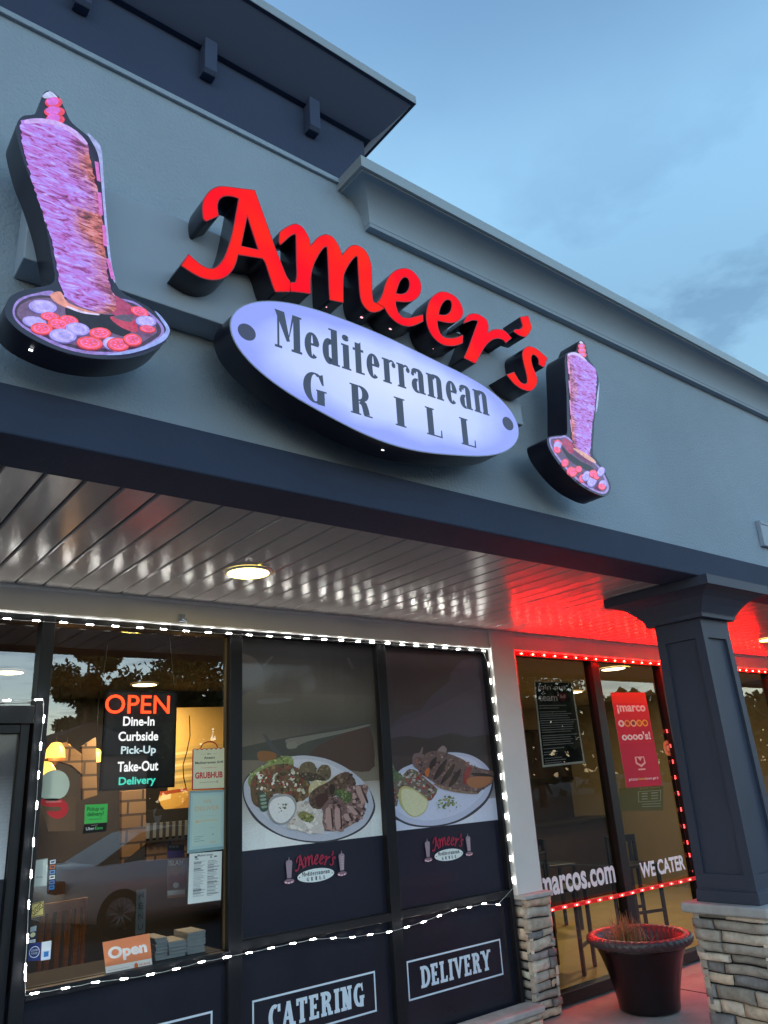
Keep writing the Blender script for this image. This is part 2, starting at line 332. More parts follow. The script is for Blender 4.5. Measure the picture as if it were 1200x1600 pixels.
class Print(MB):
    """a printed or cut-vinyl sheet on the upright plane at Y: flat coloured shapes laid over each other"""
    def __init__(s, Y, eps=1.5e-5): super().__init__(); s.Y = Y; s.n = 0; s.eps = eps
    def lay(s): s.n += 1
    def y(s): return s.Y - s.n * s.eps
    def poly(s, pts, col, mi=0, lay=True):
        if lay: s.n += 1
        y = s.y(); s.ngon([(p[0], y, p[1]) for p in pts], mi, col); return s
    def px(s, pts, col, mi=0, sm=0):
        q = [P(p[0], p[1], s.Y) + tuple(p[2:]) for p in pts]
        return s.poly(smooth(q, sm) if sm else q, col, mi)
    def text(s, t, TL, TR, BL, col, bold=0.0, mi=0, xfit=1.0):
        vs, fs, asp = text_mesh(t, bold); s.n += 1; y = s.y(); i = len(s.v)
        for (a, b) in vs:
            b = 1 - b
            s.v.append((TL[0] + (TR[0] - TL[0]) * a + (BL[0] - TL[0]) * b, y, TL[1] + (TR[1] - TL[1]) * a + (BL[1] - TL[1]) * b))
        for f in fs: s.face([i + k for k in f], mi, col)
        return s
    def textpx(s, t, TL, TR, BL, col, bold=0.0, mi=0):
        return s.text(t, P(*TL, s.Y), P(*TR, s.Y), P(*BL, s.Y), col, bold, mi)
    def serif(s, word, TL, TR, BL, col, st, th, se, so, gap, mi=0):
        polys, wd = serif_word(word, st, th, se, so, gap)
        for q in polys:
            s.poly([(TL[0] + (TR[0] - TL[0]) * a / wd + (BL[0] - TL[0]) * (1 - b), TL[1] + (TR[1] - TL[1]) * a / wd + (BL[1] - TL[1]) * (1 - b)) for a, b in q], col, mi)
        return s
    def ell(s, cx, cz, rx, rz, col, rot=0, n=28, mi=0):
        c, d = math.cos(rot), math.sin(rot)
        return s.poly([(cx + rx * math.cos(2 * math.pi * k / n) * c - rz * math.sin(2 * math.pi * k / n) * d, cz + rx * math.cos(2 * math.pi * k / n) * d + rz * math.sin(2 * math.pi * k / n) * c) for k in range(n)], col, mi)
    def blob(s, cx, cz, r, col, rnd, n=7, sq=1.0, mi=0):
        a0 = rnd.random() * 6.28
        return s.poly([(cx + r * rnd.uniform(.6, 1.1) * math.cos(a0 + 6.2832 * k / n), cz + sq * r * rnd.uniform(.6, 1.1) * math.sin(a0 + 6.2832 * k / n)) for k in range(n)], col, mi)
    def line(s, a, b, wd, col, mi=0):
        return s.poly(stroke([a, b], wd), col, mi)
    def grid(s, x0, x1, z0, z1, nx, nz, fun, mi=0):
        s.n += 1; y = s.y()
        for i in range(nx):
            for j in range(nz):
                xa = x0 + (x1 - x0) * i / nx; xb = x0 + (x1 - x0) * (i + 1) / nx; za = z0 + (z1 - z0) * j / nz; zb = z0 + (z1 - z0) * (j + 1) / nz
                s.quad((xa, y, za), (xb, y, za), (xb, y, zb), (xa, y, zb), mi, fun((i + .5) / nx, (j + .5) / nz))
        return s
def lerp(a, b, t): return tuple(a[i] + (b[i] - a[i]) * t for i in range(len(a)))
# ================================================================ materials
M_stucco = mat('painted_stucco', (0.305, 0.375, 0.452), 0.85, spec=0.25, var=0.09, vscale=0.9, bump=0.5, bscale=70, bdist=0.012)
M_trimwall = mat('smooth_cornice_paint', (0.305, 0.375, 0.452), 0.7, spec=0.3, var=0.05, vscale=2.0, bump=0.15, bscale=40, bdist=0.006)
M_navy = mat('slate_stucco', (0.036, 0.050, 0.092), 0.8, spec=0.3, var=0.10, vscale=2.0, bump=0.25, bscale=70, bdist=0.008)
M_frieze = mat('frieze_stucco', (0.044, 0.060, 0.108), 0.85, spec=0.25, var=0.10, vscale=1.5, bump=0.2, bscale=70, bdist=0.008)
M_eave = mat('eave_paint', (0.044, 0.062, 0.115), 0.75, spec=0.3, var=0.06, vscale=1.5)
M_flash = mat('metal_flashing', (0.33, 0.36, 0.38), 0.45, metal=0.3)
M_col = mat('column_paint', (0.046, 0.055, 0.088), 0.6, spec=0.4, var=0.07, vscale=3, bump=0.08, bscale=90, bdist=0.004)
M_soffit = mat('gloss_soffit_board', (0.40, 0.38, 0.36), 0.215, spec=0.5, var=0.08, vscale=2.0, bump=0.17, bscale=14, bdist=0.006, stretch=(3.0, 1.2, 1))
M_groove = mat('board_joint', (0.02, 0.02, 0.02), 0.9)
M_white = mat('white_gloss_paint', (0.76, 0.76, 0.74), 0.45, spec=0.5, var=0.04, vscale=3, bump=0.06, bscale=30, bdist=0.004)
M_black = mat('black_anodised_frame', (0.010, 0.011, 0.015), 0.42, spec=0.3, var=0.15, vscale=6)
M_bronze = mat('gold_glazing_bead', (0.16, 0.11, 0.05), 0.4, metal=0.5)
M_panel = mat('black_vinyl_panel', (0.015, 0.017, 0.028), 0.22, spec=0.5, var=0.2, vscale=3, bump=0.05, bscale=6)
M_conc = mat('sidewalk_concrete', (0.40, 0.37, 0.35), 0.8, spec=0.3, var=0.14, vscale=5, bump=0.25, bscale=90, bdist=0.004)
M_joint = mat('sidewalk_joint', (0.06, 0.055, 0.05), 0.9)
M_asph = mat('asphalt', (0.075, 0.075, 0.078), 0.85, var=0.25, vscale=8, bump=0.5, bscale=120, bdist=0.01)
M_stone = attr_mat('ledge_stone', 0.85, spec=0.25, bump=0.55, bscale=45, var=0.28, vscale=16)
M_cap = mat('cast_stone_cap', (0.48, 0.47, 0.46), 0.8, var=0.18, vscale=9, bump=0.5, bscale=30, bdist=0.008)
M_dark = mat('dark_recess', (0.01, 0.01, 0.012), 0.8)
M_return = mat('letter_return', (0.012, 0.010, 0.022), 0.32, spec=0.5)
M_race = mat('raceway_paint', (0.34, 0.40, 0.48), 0.6, spec=0.35, var=0.04, vscale=3)

def glass_mat(name, tint, refl_ior):
    m = bpy.data.materials.new(name); m.use_nodes = True; n = m.node_tree.nodes; l = m.node_tree.links
    n.remove(n['Principled BSDF']); out = n['Material Output']
    tr = n.new('ShaderNodeBsdfTransparent'); tr.inputs[0].default_value = tint
    gl = n.new('ShaderNodeBsdfGlossy'); gl.inputs['Roughness'].default_value = 0.0; gl.inputs['Color'].default_value = (1, 1, 1, 1)
    fr = n.new('ShaderNodeFresnel'); fr.inputs['IOR'].default_value = refl_ior
    t = n.new('ShaderNodeTexCoord'); nb = n.new('ShaderNodeTexNoise'); nb.inputs['Scale'].default_value = 1.1
    bp = n.new('ShaderNodeBump'); bp.inputs['Strength'].default_value = 0.02; bp.inputs['Distance'].default_value = 0.02
    l.new(t.outputs['Object'], nb.inputs['Vector']); l.new(nb.outputs['Fac'], bp.inputs['Height']); l.new(bp.outputs[0], gl.inputs['Normal'])
    mx = n.new('ShaderNodeMixShader'); l.new(fr.outputs[0], mx.inputs[0]); l.new(tr.outputs[0], mx.inputs[1]); l.new(gl.outputs[0], mx.inputs[2])
    l.new(mx.outputs[0], out.inputs[0]); return m
M_glass = glass_mat('window_glass', (0.90, 0.92, 0.92, 1), 2.1)
M_glassm = glass_mat('pizza_window_glass', (0.92, 0.92, 0.90, 1), 1.65)
# ================================================================ the setting: lot, kerb, sidewalk
YG = 4.60; SOF = 2.866; BM_F = 2.566; BM_B = 2.857; WY = 2.616
o = MB().box(-400, 400, -400, 400, -0.35, -0.16).build('parking_lot', M_asph); structure(o)
mb = MB().box(-30, 40, 2.05, 14, -0.30, 0.0); o = mb.build('sidewalk', M_conc, bevel=0.0); structure(o)
mb = MB()
for k in range(-6, 12):
    x = 4.62 + k * 1.52
    mb.box(x - .005, x + .005, 2.05, 4.5, -0.01, 0.003)
mb.box(-30, 40, 3.395, 3.405, -0.01, 0.0035)
structure(mb.build('sidewalk_joint', M_joint))
structure(MB().box(-30, 40, 1.90, 2.049, -0.34, 0.004).build('kerb', M_conc, bevel=0.02))
mk = mat('parking_paint', (0.55, 0.55, 0.52), 0.7, var=0.3, vscale=12)
mb = MB()
for k in (-3, -2, -1, 4, 5): mb.box(k * 2.75 + 0.4, k * 2.75 + 0.5, -6.2, -1.2, -0.163, -0.156)
structure(mb.build('parking_line', mk))
# ================================================================ the shop building
B = thing('shop_building', 'long shop row with pale stucco front, slate beam and white boarded porch ceiling', 'building')
obj('upper_wall', MB().box(-7, 17, WY, 2.84, 2.95, 4.727), M_stucco, B)
obj('beam', MB().box(-7, 17, BM_F, BM_B, SOF - .004, 3.049), M_navy, B, bevel=0.008)
# frieze and eave of the raised bay at the left
obj('frieze', MB().box(-7, 2.171, 2.632, 6, 4.735, 5.30), M_frieze, B)
obj('drip_strip', MB().box(-7, 1.985, 2.598, 2.631, 4.705, 4.735), M_stucco, B, bevel=0.004)
def sweep(prof, paths, m, name, mats=None):
    """profile (o, z) carried along corners given as functions of the overhang o"""
    mb = MB(); n = len(prof); rings = []
    for pf in paths:
        i = len(mb.v); rings.append(i)
        for (o_, z) in prof: x, y = pf(o_); mb.v.append((x, y, z))
    for a, b in zip(rings, rings[1:]):
        for k in range(n - 1): mb.face((a + k, a + k + 1, b + k + 1, b + k), 0)
    mb.face([rings[0] + k for k in range(n)]); mb.face([rings[-1] + k for k in range(n)])
    mb.sm = [len(f) == 4 for f in mb.f]
    o = mb.build(name, m, B); e = o.modifiers.new('edges', 'EDGE_SPLIT'); e.split_angle = R2(22); return o
def cove(o0, z0, o1, z1, n=14):      # a quarter hollow from the wall out to the edge
    return [(o0 + (o1 - o0) * (1 - math.cos(math.pi / 2 * k / n)), z0 + (z1 - z0) * math.sin(math.pi / 2 * k / n)) for k in range(n + 1)]
XC = 2.171
prof = [(0.0, 5.135), (0.03, 5.137)] + [(.034 + .171 * t, 5.14 + .212 * (t ** 1.12)) for t in [k / 10 for k in range(11)]] + [(0.222, 5.356)]
sweep(prof, [lambda o: (-7, 2.632 - o), lambda o: (XC + o, 2.632 - o), lambda o: (XC + o, 7)], M_eave, 'eave_cove')
sweep([(0.205, 5.356), (0.226, 5.356), (0.226, 5.412), (0.0, 5.44), (-1.0, 5.5)], [lambda o: (-7, 2.632 - o), lambda o: (XC + o, 2.632 - o), lambda o: (XC + o, 7)], M_flash, 'eave_fascia')
for k in range(-8, 4):
    x = 1.80 - 0.60 * (-k) if k < 1 else None
    if x is None: continue
    o = obj('bracket', MB().ext_x([(2.631, 4.955), (2.585, 4.955), (2.570, 4.975), (2.570, 5.17), (2.631, 5.17)], x - .033, x + .033), M_eave, B, bevel=0.004)
# cornice of the lower bay: stands out from x = 1.955 rightwards
cp = [(0.0, 4.482), (0.045, 4.482), (0.047, 4.502)] + cove(.050, 4.505, .196, 4.658) + [(0.200, 4.672)]
pth = [lambda o: (XC - o, WY + .03), lambda o: (XC - o, WY - o), lambda o: (17, WY - o)]
sweep(cp, pth, M_trimwall, 'cornice')
sweep([(0.196, 4.664), (0.216, 4.664), (0.216, 4.732), (0.0, 4.748), (-0.4, 4.748)], pth, M_flash, 'cornice_coping')
# porch ceiling of painted tongue-and-groove boards
mb = MB(); pw = 0.148; x = 0.694 - 60 * pw; rnd = random.Random(3)
while x < 16.8:
    z = SOF + rnd.uniform(-.0008, .0008); g = 0.0045; c = 0.006; x1 = x + pw
    dz = rnd.uniform(-.0016, .0016)
    mb.v += []
    i = len(mb.v)
    sec = [(x + g, z + .022), (x + g, z + c), (x + g + c, z), (x1 - g - c, z + dz), (x1 - g, z + c + dz), (x1 - g, z + .022)]
    mb.v += [(a, BM_B - .01, b) for a, b in sec] + [(a, 4.53, b) for a, b in sec]
    for k in range(5): mb.face((i + k, i + k + 1, i + 7 + k, i + 6 + k))
    x += pw
o = obj('soffit', mb, [M_soffit], B)
obj('soffit_backing', MB().box(-7, 17, BM_B - .02, 7, SOF + .02, SOF + .05), M_groove, B)
# header trim between ceiling and shop windows, with a small bead
obj('header_trim', MB().box(-7, 17, 4.53, 4.66, 2.722, SOF + .012), M_white, B)
obj('header_bead', MB().ext_x([(4.53, 2.722), (4.518, 2.722), (4.512, 2.716), (4.516, 2.708), (4.56, 2.706), (4.56, 2.722)], -7, 17), M_white, B)
obj('header_bead', MB().ext_x([(4.53, 2.848), (4.522, 2.85), (4.516, 2.858), (4.516, SOF + .002), (4.53, SOF + .002)], -7, 17), M_white, B)
# white pilaster over stone between the two shops
pil = obj('pilaster', MB().box(4.735, 5.022, 4.505, 4.72, 0.83, SOF + .010), M_white, B, bevel=0.006)
STONE_F = 2.9
PAL = ['#6f6a64', '#5c5a58', '#7d7770', '#8a8176', '#6a6660', '#787066', '#555455', '#86796b', '#928a80', '#67625b', '#7b6f62']
def stone_rows(mb, u0, u1, z0, z1, place, seed, rows=(0.045, 0.095), lens=(0.12, 0.34), depth=0.04):
    """dry-stack ledge stones on one face; place(u, z, d) -> point, d outwards"""
    r = random.Random(seed); z = z0; flat = place
    def place(u, z, d):            # the courses wander a little, as laid stone does
        e = min(1.0, max(0.0, min(z - z0, z1 - z) / .05))
        return flat(u + .010 * mnoise.noise((u * 7, z * 9, seed)), z + e * .013 * mnoise.noise((u * 6 + 9, z * 5, seed)), d)
    while z < z1 - 0.01:
        h = min(r.uniform(*rows), z1 - z)
        if z1 - (z + h) < 0.03: h = z1 - z
        u = u0 - r.uniform(0, .004)
        while u < u1 - 0.005:
            L = min(r.uniform(*lens), u1 - u)
            if u1 - (u + L) < 0.07: L = u1 - u
            c = list(hx(r.choice(PAL))); f = r.uniform(.75, 1.25) * STONE_F; c = tuple([min(.9, c[k] * f * (1.03, 1.0, .97)[k]) for k in range(3)] + [1])
            d0 = r.uniform(0.004, depth); g = r.uniform(.003, .006)
            nu, nz = max(3, int(L / .03)), max(3, int(h / .02))
            i0 = len(mb.v); so = r.uniform(0, 99)
            tl, br = r.uniform(-.006, .006), r.uniform(-.006, .006)
            for a in range(nu + 1):
                for b in range(nz + 1):
                    s, t = a / nu, b / nz
                    edge = min(s * L, (1 - s) * L, t * h, (1 - t) * h)
                    rr = min(1.0, edge / 0.016)
                    nn = mnoise.noise((s * L * 14 + so, t * h * 22, so)) * 0.018 + mnoise.noise((s * L * 40 + so, t * h * 60, so * 2)) * 0.007
                    d = d0 + (nn if edge > 0 else 0) - (1 - rr) ** 2 * 0.012
                    uu = u + g + s * (L - 2 * g) + mnoise.noise((so, t * 3, 5)) * .004; zz = z + g + t * (h - 2 * g) + (tl * (1 - s) + br * s) * (1 if 0 < t < 1 else .3)
                    mb.v.append(place(uu, zz, d if edge > 0 else d0 - .012))
            W_ = nz + 1
            for a in range(nu):
                for b in range(nz): mb.face((i0 + a * W_ + b, i0 + (a + 1) * W_ + b, i0 + (a + 1) * W_ + b + 1, i0 + a * W_ + b + 1), 0, c, True)
            # sides back to the wall
            ring = [(a, 0) for a in range(nu + 1)] + [(nu, b) for b in range(1, nz + 1)] + [(a, nz) for a in range(nu - 1, -1, -1)] + [(0, b) for b in range(nz - 1, 0, -1)]
            j0 = len(mb.v)
            for (a, b) in ring:
                s, t = a / nu, b / nz; mb.v.append(place(u + g + s * (L - 2 * g), z + g + t * (h - 2 * g), -0.03))
            for k in range(len(ring)):
                k2 = (k + 1) % len(ring)
                mb.face((i0 + ring[k][0] * W_ + ring[k][1], i0 + ring[k2][0] * W_ + ring[k2][1], j0 + k2, j0 + k), 0, c)
            u += L
        z += h
mb = MB()
stone_rows(mb, 4.755, 5.035, 0.0, 0.80, lambda u, z, d: (u, 4.465 - d, z), 5, rows=(.05, .085), lens=(.14, .3))
stone_rows(mb, 4.455, 4.60, 0.0, 0.80, lambda u, z, d: (4.765 - d, u, z), 6, rows=(.05, .085), lens=(.1, .16), depth=.02)
stone_rows(mb, 4.455, 4.60, 0.0, 0.80, lambda u, z, d: (5.03 + d, u, z), 7, rows=(.05, .085), lens=(.1, .16), depth=.02)
sv = obj('stone_veneer', mb, M_stone, pil)
obj('stone_core', MB().box(4.77, 5.02, 4.47, 4.7, 0, 0.80), M_dark, pil)
obj('stone_cap', MB().box(4.735, 5.055, 4.435, 4.62, 0.80, 0.835), M_cap, pil, bevel=0.01)
# low stone plinth with a slab under the film-covered windows
kw = thing('stone_ledge', 'low ledge-stone plinth with grey slab under the black window panels', 'stone ledge')
mb = MB(); stone_rows(mb, 0.6, 4.74, 0.0, 0.085, lambda u, z, d: (u, 4.41 - d, z), 11, rows=(.04, .05), lens=(.12, .3)); obj('stone_facing', mb, M_stone, kw)
obj('ledge_slab', MB().box(0.6, 4.755, 4.375, 4.56, 0.086, 0.125), M_cap, kw, bevel=0.008)
obj('ledge_core', MB().box(0.6, 4.74, 4.415, 4.56, 0, 0.085), M_dark, kw); finish(kw)
# ---------------------------------------------------------------- window frames and glass (restaurant)
FY0, FY1 = 4.545, 4.64
def bar(mb, x0, x1, z0, z1, y0=FY0, y1=FY1): mb.box(x0, x1, y0, y1, z0, z1)
wn = obj('shop_window', MB().box(1.165, 1.235, FY0, FY1, 0.125, 2.707).box(2.337, 2.424, FY0, FY1, 0.125, 2.707)
         .box(1.236, 2.336, FY0 + .002, FY1, 0.79, 0.835).box(1.236, 2.336, FY0 + .002, FY1, 2.668, 2.707), M_black, B, bevel=0.003)
wn['label'] = 'clear restaurant window'
obj('glass', MB().quad((1.235, YG, 0.835), (2.337, YG, 0.835), (2.337, YG, 2.668), (1.235, YG, 2.668)), M_glass, wn, fixn=False)
obj('glazing_bead', MB().box(2.326, 2.336, 4.59, 4.605, 0.84, 2.66), M_bronze, wn)
for (a, b) in ((2.424, 3.545), (3.63, 4.70)):
    wn = obj('shop_window', MB().box(a + .001, b - .001, FY0 + .002, FY1, 0.822, 0.872).box(a + .001, b - .001, FY0 + .002, FY1, 2.675, 2.707)
             .box(b, b + (.085 if b < 4 else .034), FY0, FY1, 0.125, 2.707), M_black, B, bevel=0.003)
    obj('glass', MB().quad((a, YG + .006, 0.872), (b, YG + .006, 0.872), (b, YG + .006, 2.675), (a, YG + .006, 2.675)), M_glass, wn, fixn=False)
pn = obj('lower_panel', MB().box(-1, 4.70, 4.592, 4.62, 0.10, 0.835), M_panel, B)
pn['label'] = 'black panels under the restaurant windows'
# door and transom at the far left
dr = obj('door', MB().box(1.104, 1.150, 4.56, 4.625, 0.12, 2.108).box(0.20, 1.103, 4.562, 4.622, 2.062, 2.108).box(0.20, 1.103, 4.562, 4.622, 0.12, 0.36).box(0.15, 0.199, 4.56, 4.625, .12, 2.108), M_black, B, bevel=0.003)
obj('glass', MB().quad((0.19, 4.60, 0.3), (1.106, 4.60, 0.3), (1.106, 4.60, 2.07), (0.19, 4.60, 2.07)), M_glass, dr, fixn=False)
tr = obj('transom', MB().box(0.05, 1.164, FY0, FY1, 2.112, 2.206).box(0.05, 1.164, FY0 + .002, FY1, 2.668, 2.707).box(.05, .13, FY0, FY1, .12, 2.11), M_black, B, bevel=0.003)
obj('glass', MB().quad((0.05, 4.60, 2.2), (1.166, 4.60, 2.2), (1.166, 4.60, 2.67), (0.05, 4.60, 2.67)), M_glass, tr, fixn=False)
# ---------------------------------------------------------------- the pizza shop's windows
xs = [(5.03, 5.075), (6.115, 6.225), (7.250, 7.33), (8.36, 8.46), (9.55, 9.65), (10.75, 10.85)]
wm = obj('pizza_window', MB().box(5.03, 10.9, FY0 + .002, FY1, 0.02, 0.10).box(5.03, 10.9, FY0 + .002, FY1, 2.675, 2.707), M_black, B, bevel=0.003)
wm['label'] = 'clear pizza shop windows in black frames'
for a, b in xs:
    f = obj('mullion', MB().box(a, b, FY0, FY1, 0.02, 2.707), M_black, wm, bevel=0.003)
    mb = MB().box(b, b + .012, 4.585, 4.605, 0.10, 2.675); obj('bead', mb, M_bronze, wm)
obj('glass', MB().quad((5.03, YG, 0.09), (10.9, YG, 0.09), (10.9, YG, 2.69), (5.03, YG, 2.69)), M_glassm, wm, fixn=False)
obj('end_wall', MB().box(10.9, 17, 4.5, 4.7, 0, 2.71), M_white, B)
obj('end_wall', MB().box(-7, 0.05, 4.5, 4.7, 0, 2.71), M_navy, B)
# ---------------------------------------------------------------- porch column on its stone pier
cx, cy = 5.143, 2.917
col = thing('porch_column', 'slate grey tapered square porch column on a stone pier', 'column')
def frustum(mb, h0, h1, z0, z1):
    i = len(mb.v)
    for h, z in ((h0, z0), (h1, z1)): mb.v += [(cx - h, cy - h, z), (cx + h, cy - h, z), (cx + h, cy + h, z), (cx - h, cy + h, z)]
    for q in ((0, 3, 2, 1), (4, 5, 6, 7), (0, 1, 5, 4), (1, 2, 6, 5), (2, 3, 7, 6), (3, 0, 4, 7)): mb.face([i + k for k in q])
# shaft with a sunk panel in each face
mb = MB(); zb, zt = 0.935, 2.632; hb, ht = 0.198, 0.177
zi0, zi1 = 1.02, 2.50; mg = 0.062; dp = 0.020
for k in range(4):
    ca, sa = math.cos(k * math.pi / 2), math.sin(k * math.pi / 2)
    def q(u, z, d):
        h = hb + (ht - hb) * (z - zb) / (zt - zb); x, y = u * h, -(h - d); return (cx + x * ca - y * sa, cy + x * sa + y * ca, z)
    def iu(z): h = hb + (ht - hb) * (z - zb) / (zt - zb); return (h - mg) / h
    a, b = iu(zi0), iu(zi1)
    O = [q(-1, zb, 0), q(1, zb, 0), q(1, zt, 0), q(-1, zt, 0)]; I = [q(-a, zi0, 0), q(a, zi0, 0), q(b, zi1, 0), q(-b, zi1, 0)]; D = [q(-a, zi0, dp), q(a, zi0, dp), q(b, zi1, dp), q(-b, zi1, dp)]
    for j in range(4):
        j2 = (j + 1) % 4; mb.quad(O[j], O[j2], I[j2], I[j]); mb.quad(I[j], I[j2], D[j2], D[j])
    mb.quad(*D)
obj('shaft', mb, M_col, col)
# capital: slab, then a cove, then a neck band
mb = MB(); pr = [(0.220, 2.632), (0.220, 2.652), (0.222, 2.660), (0.232, 2.675), (0.262, 2.715), (0.300, 2.755), (0.345, 2.782), (0.385, 2.796), (0.410, 2.798), (0.410, 2.8605)]
rings = []
for h, z in pr:
    rings.append(len(mb.v)); mb.v += [(cx - h, cy - h, z), (cx + h, cy - h, z), (cx + h, cy + h, z), (cx - h, cy + h, z)]
for a, b in zip(rings, rings[1:]):
    for k in range(4): mb.face((a + k, a + (k + 1) % 4, b + (k + 1) % 4, b + k))
mb.face([rings[0] + k for k in (3, 2, 1, 0)]); mb.face([rings[-1] + k for k in range(4)])
obj('capital', mb, M_col, col)
mb = MB(); frustum(mb, 0.212, 0.206, 0.855, 0.925); frustum(mb, 0.206, 0.198, 0.9255, 0.936); obj('plinth', mb, M_col, col, bevel=0.005)
mb = MB(); nn = 14; hh = 0.29; base = 0.795
obj('stone_cap', MB().box(cx - hh, cx + hh, cy - hh, cy + hh, 0.795, 0.854), M_cap, col, bevel=0.016, seg=3)
mb = MB(); hp = 0.225
stone_rows(mb, cx - hp - .02, cx + hp + .02, 0.0, 0.795, lambda u, z, d: (u, cy - hp - d, z), 21)
stone_rows(mb, cy - hp - .02, cy + hp + .02, 0.0, 0.795, lambda u, z, d: (cx - hp - d, u, z), 22, lens=(.14, .36))
stone_rows(mb, cx - hp - .02, cx + hp + .02, 0.0, 0.795, lambda u, z, d: (u, cy + hp + d, z), 23)
stone_rows(mb, cy - hp - .02, cy + hp + .02, 0.0, 0.795, lambda u, z, d: (cx + hp + d, u, z), 24)
mb.box(cx - hp + .004, cx + hp - .004, cy - hp + .004, cy + hp - .004, 0, 0.79, 0, (0.02, 0.02, 0.02, 1))
obj('stone_pier', mb, M_stone, col); finish(col)
# ================================================================ the signs on the wall
YL, YR = 2.343, 2.476
def face_mat(name, c0, c1, st, scale=3.0):
    m = bpy.data.materials.new(name); m.use_nodes = True; n = m.node_tree.nodes; l = m.node_tree.links; b = n['Principled BSDF']
    b.inputs['Base Color'].default_value = (0.02, 0.002, 0.002, 1); b.inputs['Roughness'].default_value = 0.5; b.inputs['Specular IOR Level'].default_value = 0.02
    t = n.new('ShaderNodeTexCoord'); nz = n.new('ShaderNodeTexNoise'); nz.inputs['Scale'].default_value = scale; nz.inputs['Detail'].default_value = 1
    l.new(t.outputs['Object'], nz.inputs['Vector']); rp = n.new('ShaderNodeValToRGB'); rp.color_ramp.elements[0].position = 0.42; rp.color_ramp.elements[1].position = 0.68
    rp.color_ramp.elements[0].color = c0; rp.color_ramp.elements[1].color = c1
    l.new(nz.outputs['Fac'], rp.inputs[0]); l.new(rp.outputs[0], b.inputs['Emission Color']); b.inputs['Emission Strength'].default_value = st * EM
    return m
M_red = face_mat('red_lit_acrylic', (1.0, 0.006, 0.022, 1), (1.0, 0.022, 0.014, 1), 1.0, 4.5)
M_trimcap = mat('red_trim_cap', (0.35, 0.01, 0.02), 0.35)
M_hole = mat('weep_light', (1, .5, .5), 0.5, emit=(1, .35, .4), estr=0.9)
M_holew = mat('weep_light_white', (1, 1, 1), 0.5, emit=(.9, .95, 1), estr=1.2)
sign = thing('letter_sign', 'red lit channel letters reading Ameer\'s above the oval sign', 'sign')
x0, x1 = P(22, 431, WY)[0], P(857, 650, YR)[0] + 0.02
rc = obj('raceway', MB().box(P(21, 431, WY)[0] - 0.0, 3.05, YR + .002, WY - .001, P(192, 454, YR)[1], P(230, 320, YR)[1]), M_race, sign, bevel=0.004)
def L(ox, oy, s, pts, n=5): return smooth(onplane(crop(ox, oy, s, pts), YL), n)
k = 1
A_out = [(740, 85, k), (800, 250), (888, 500), (930, 610), (965, 700), (990, 760), (1012, 792), (1020, 806, k), (1018, 880, k), (900, 880, k), (870, 800), (825, 660), (800, 620, k), (610, 590, k),
         (592, 660), (555, 725), (495, 772), (420, 787), (340, 775), (260, 737), (163, 673, k), (222, 585, k), (270, 628), (330, 675), (390, 698), (440, 685), (490, 630), (522, 560), (562, 430), (600, 230), (614, 152, k),
         (570, 136), (510, 132), (468, 155), (450, 200), (452, 245), (460, 287, k), (362, 329, k), (340, 308), (330, 240), (334, 190), (348, 145), (385, 95), (430, 66), (490, 55), (600, 68)]
A_in = [(682, 290, k), (767, 551, k), (634, 521, k)]
m_out = [(100, 195, k), (160, 152), (240, 119), (300, 138), (345, 190), (378, 255), (393, 322, k), (440, 265), (480, 234), (540, 218), (600, 245), (645, 305), (672, 365), (687, 410, k), (720, 370), (770, 325), (830, 320), (890, 355), (930, 410), (955, 480), (965, 560), (968, 680), (972, 800), (984, 850), (1012, 859, k),
         (1085, 906, k), (1040, 935), (980, 948), (930, 930), (880, 870), (857, 800), (846, 680), (838, 560), (832, 430, k), (815, 425), (780, 460), (740, 520), (705, 600), (698, 700), (699, 858, k), (571, 832, k), (563, 700), (558, 560), (552, 430), (546, 336, k), (520, 340), (480, 390), (432, 478), (405, 560), (393, 640), (391, 775, k), (300, 762), (199, 753, k), (195, 669, k), (250, 665, k), (262, 600), (258, 480), (256, 350), (253, 222, k), (240, 215), (200, 236), (150, 280), (108, 316, k), (96, 288), (98, 230)]
e1_out = [(170, 440, k), (202, 405), (232, 340), (250, 270), (285, 195), (340, 140), (420, 115), (490, 130), (545, 180), (580, 240), (588, 310), (570, 370), (520, 415), (450, 432), (350, 425, k), (356, 480), (380, 540), (420, 575), (470, 580), (530, 568), (605, 548, k), (608, 612, k), (550, 641), (480, 660), (400, 645), (330, 600), (280, 545), (246, 487, k)]
e1_in = [(353, 350, k), (370, 290), (395, 230), (430, 199), (465, 213), (480, 260), (470, 310), (440, 345), (400, 357)]
e2_out = [(635, 560), (645, 490), (668, 420), (712, 365), (770, 335), (830, 340), (900, 375), (950, 430), (978, 500), (975, 560), (940, 605), (890, 625), (830, 625), (740, 605, k), (745, 660), (765, 720), (800, 760), (850, 770), (910, 765), (980, 740, k), (978, 815, k), (920, 838), (860, 843), (790, 830), (720, 780), (670, 710), (642, 630)]
e2_in = [(753, 547, k), (770, 480), (800, 430), (835, 409), (868, 425), (875, 470), (860, 520), (825, 549), (785, 553)]
r_out = [(160, 302, k), (190, 237), (230, 205), (290, 200), (350, 225), (400, 265), (421, 330), (418, 396, k), (460, 370), (530, 362), (590, 380), (640, 430), (662, 456, k), (600, 506, k), (575, 475), (530, 460), (480, 465), (430, 495), (385, 545), (350, 600), (325, 650), (286, 721, k), (165, 661, k), (210, 560), (250, 450), (290, 340), (309, 288), (300, 271, k), (250, 270), (208, 285)]
ap_out = [(750, 235, k), (835, 222, k), (872, 340, k), (850, 400), (808, 446, k), (740, 425), (682, 385, k), (702, 364), (745, 362), (775, 335), (768, 290)]
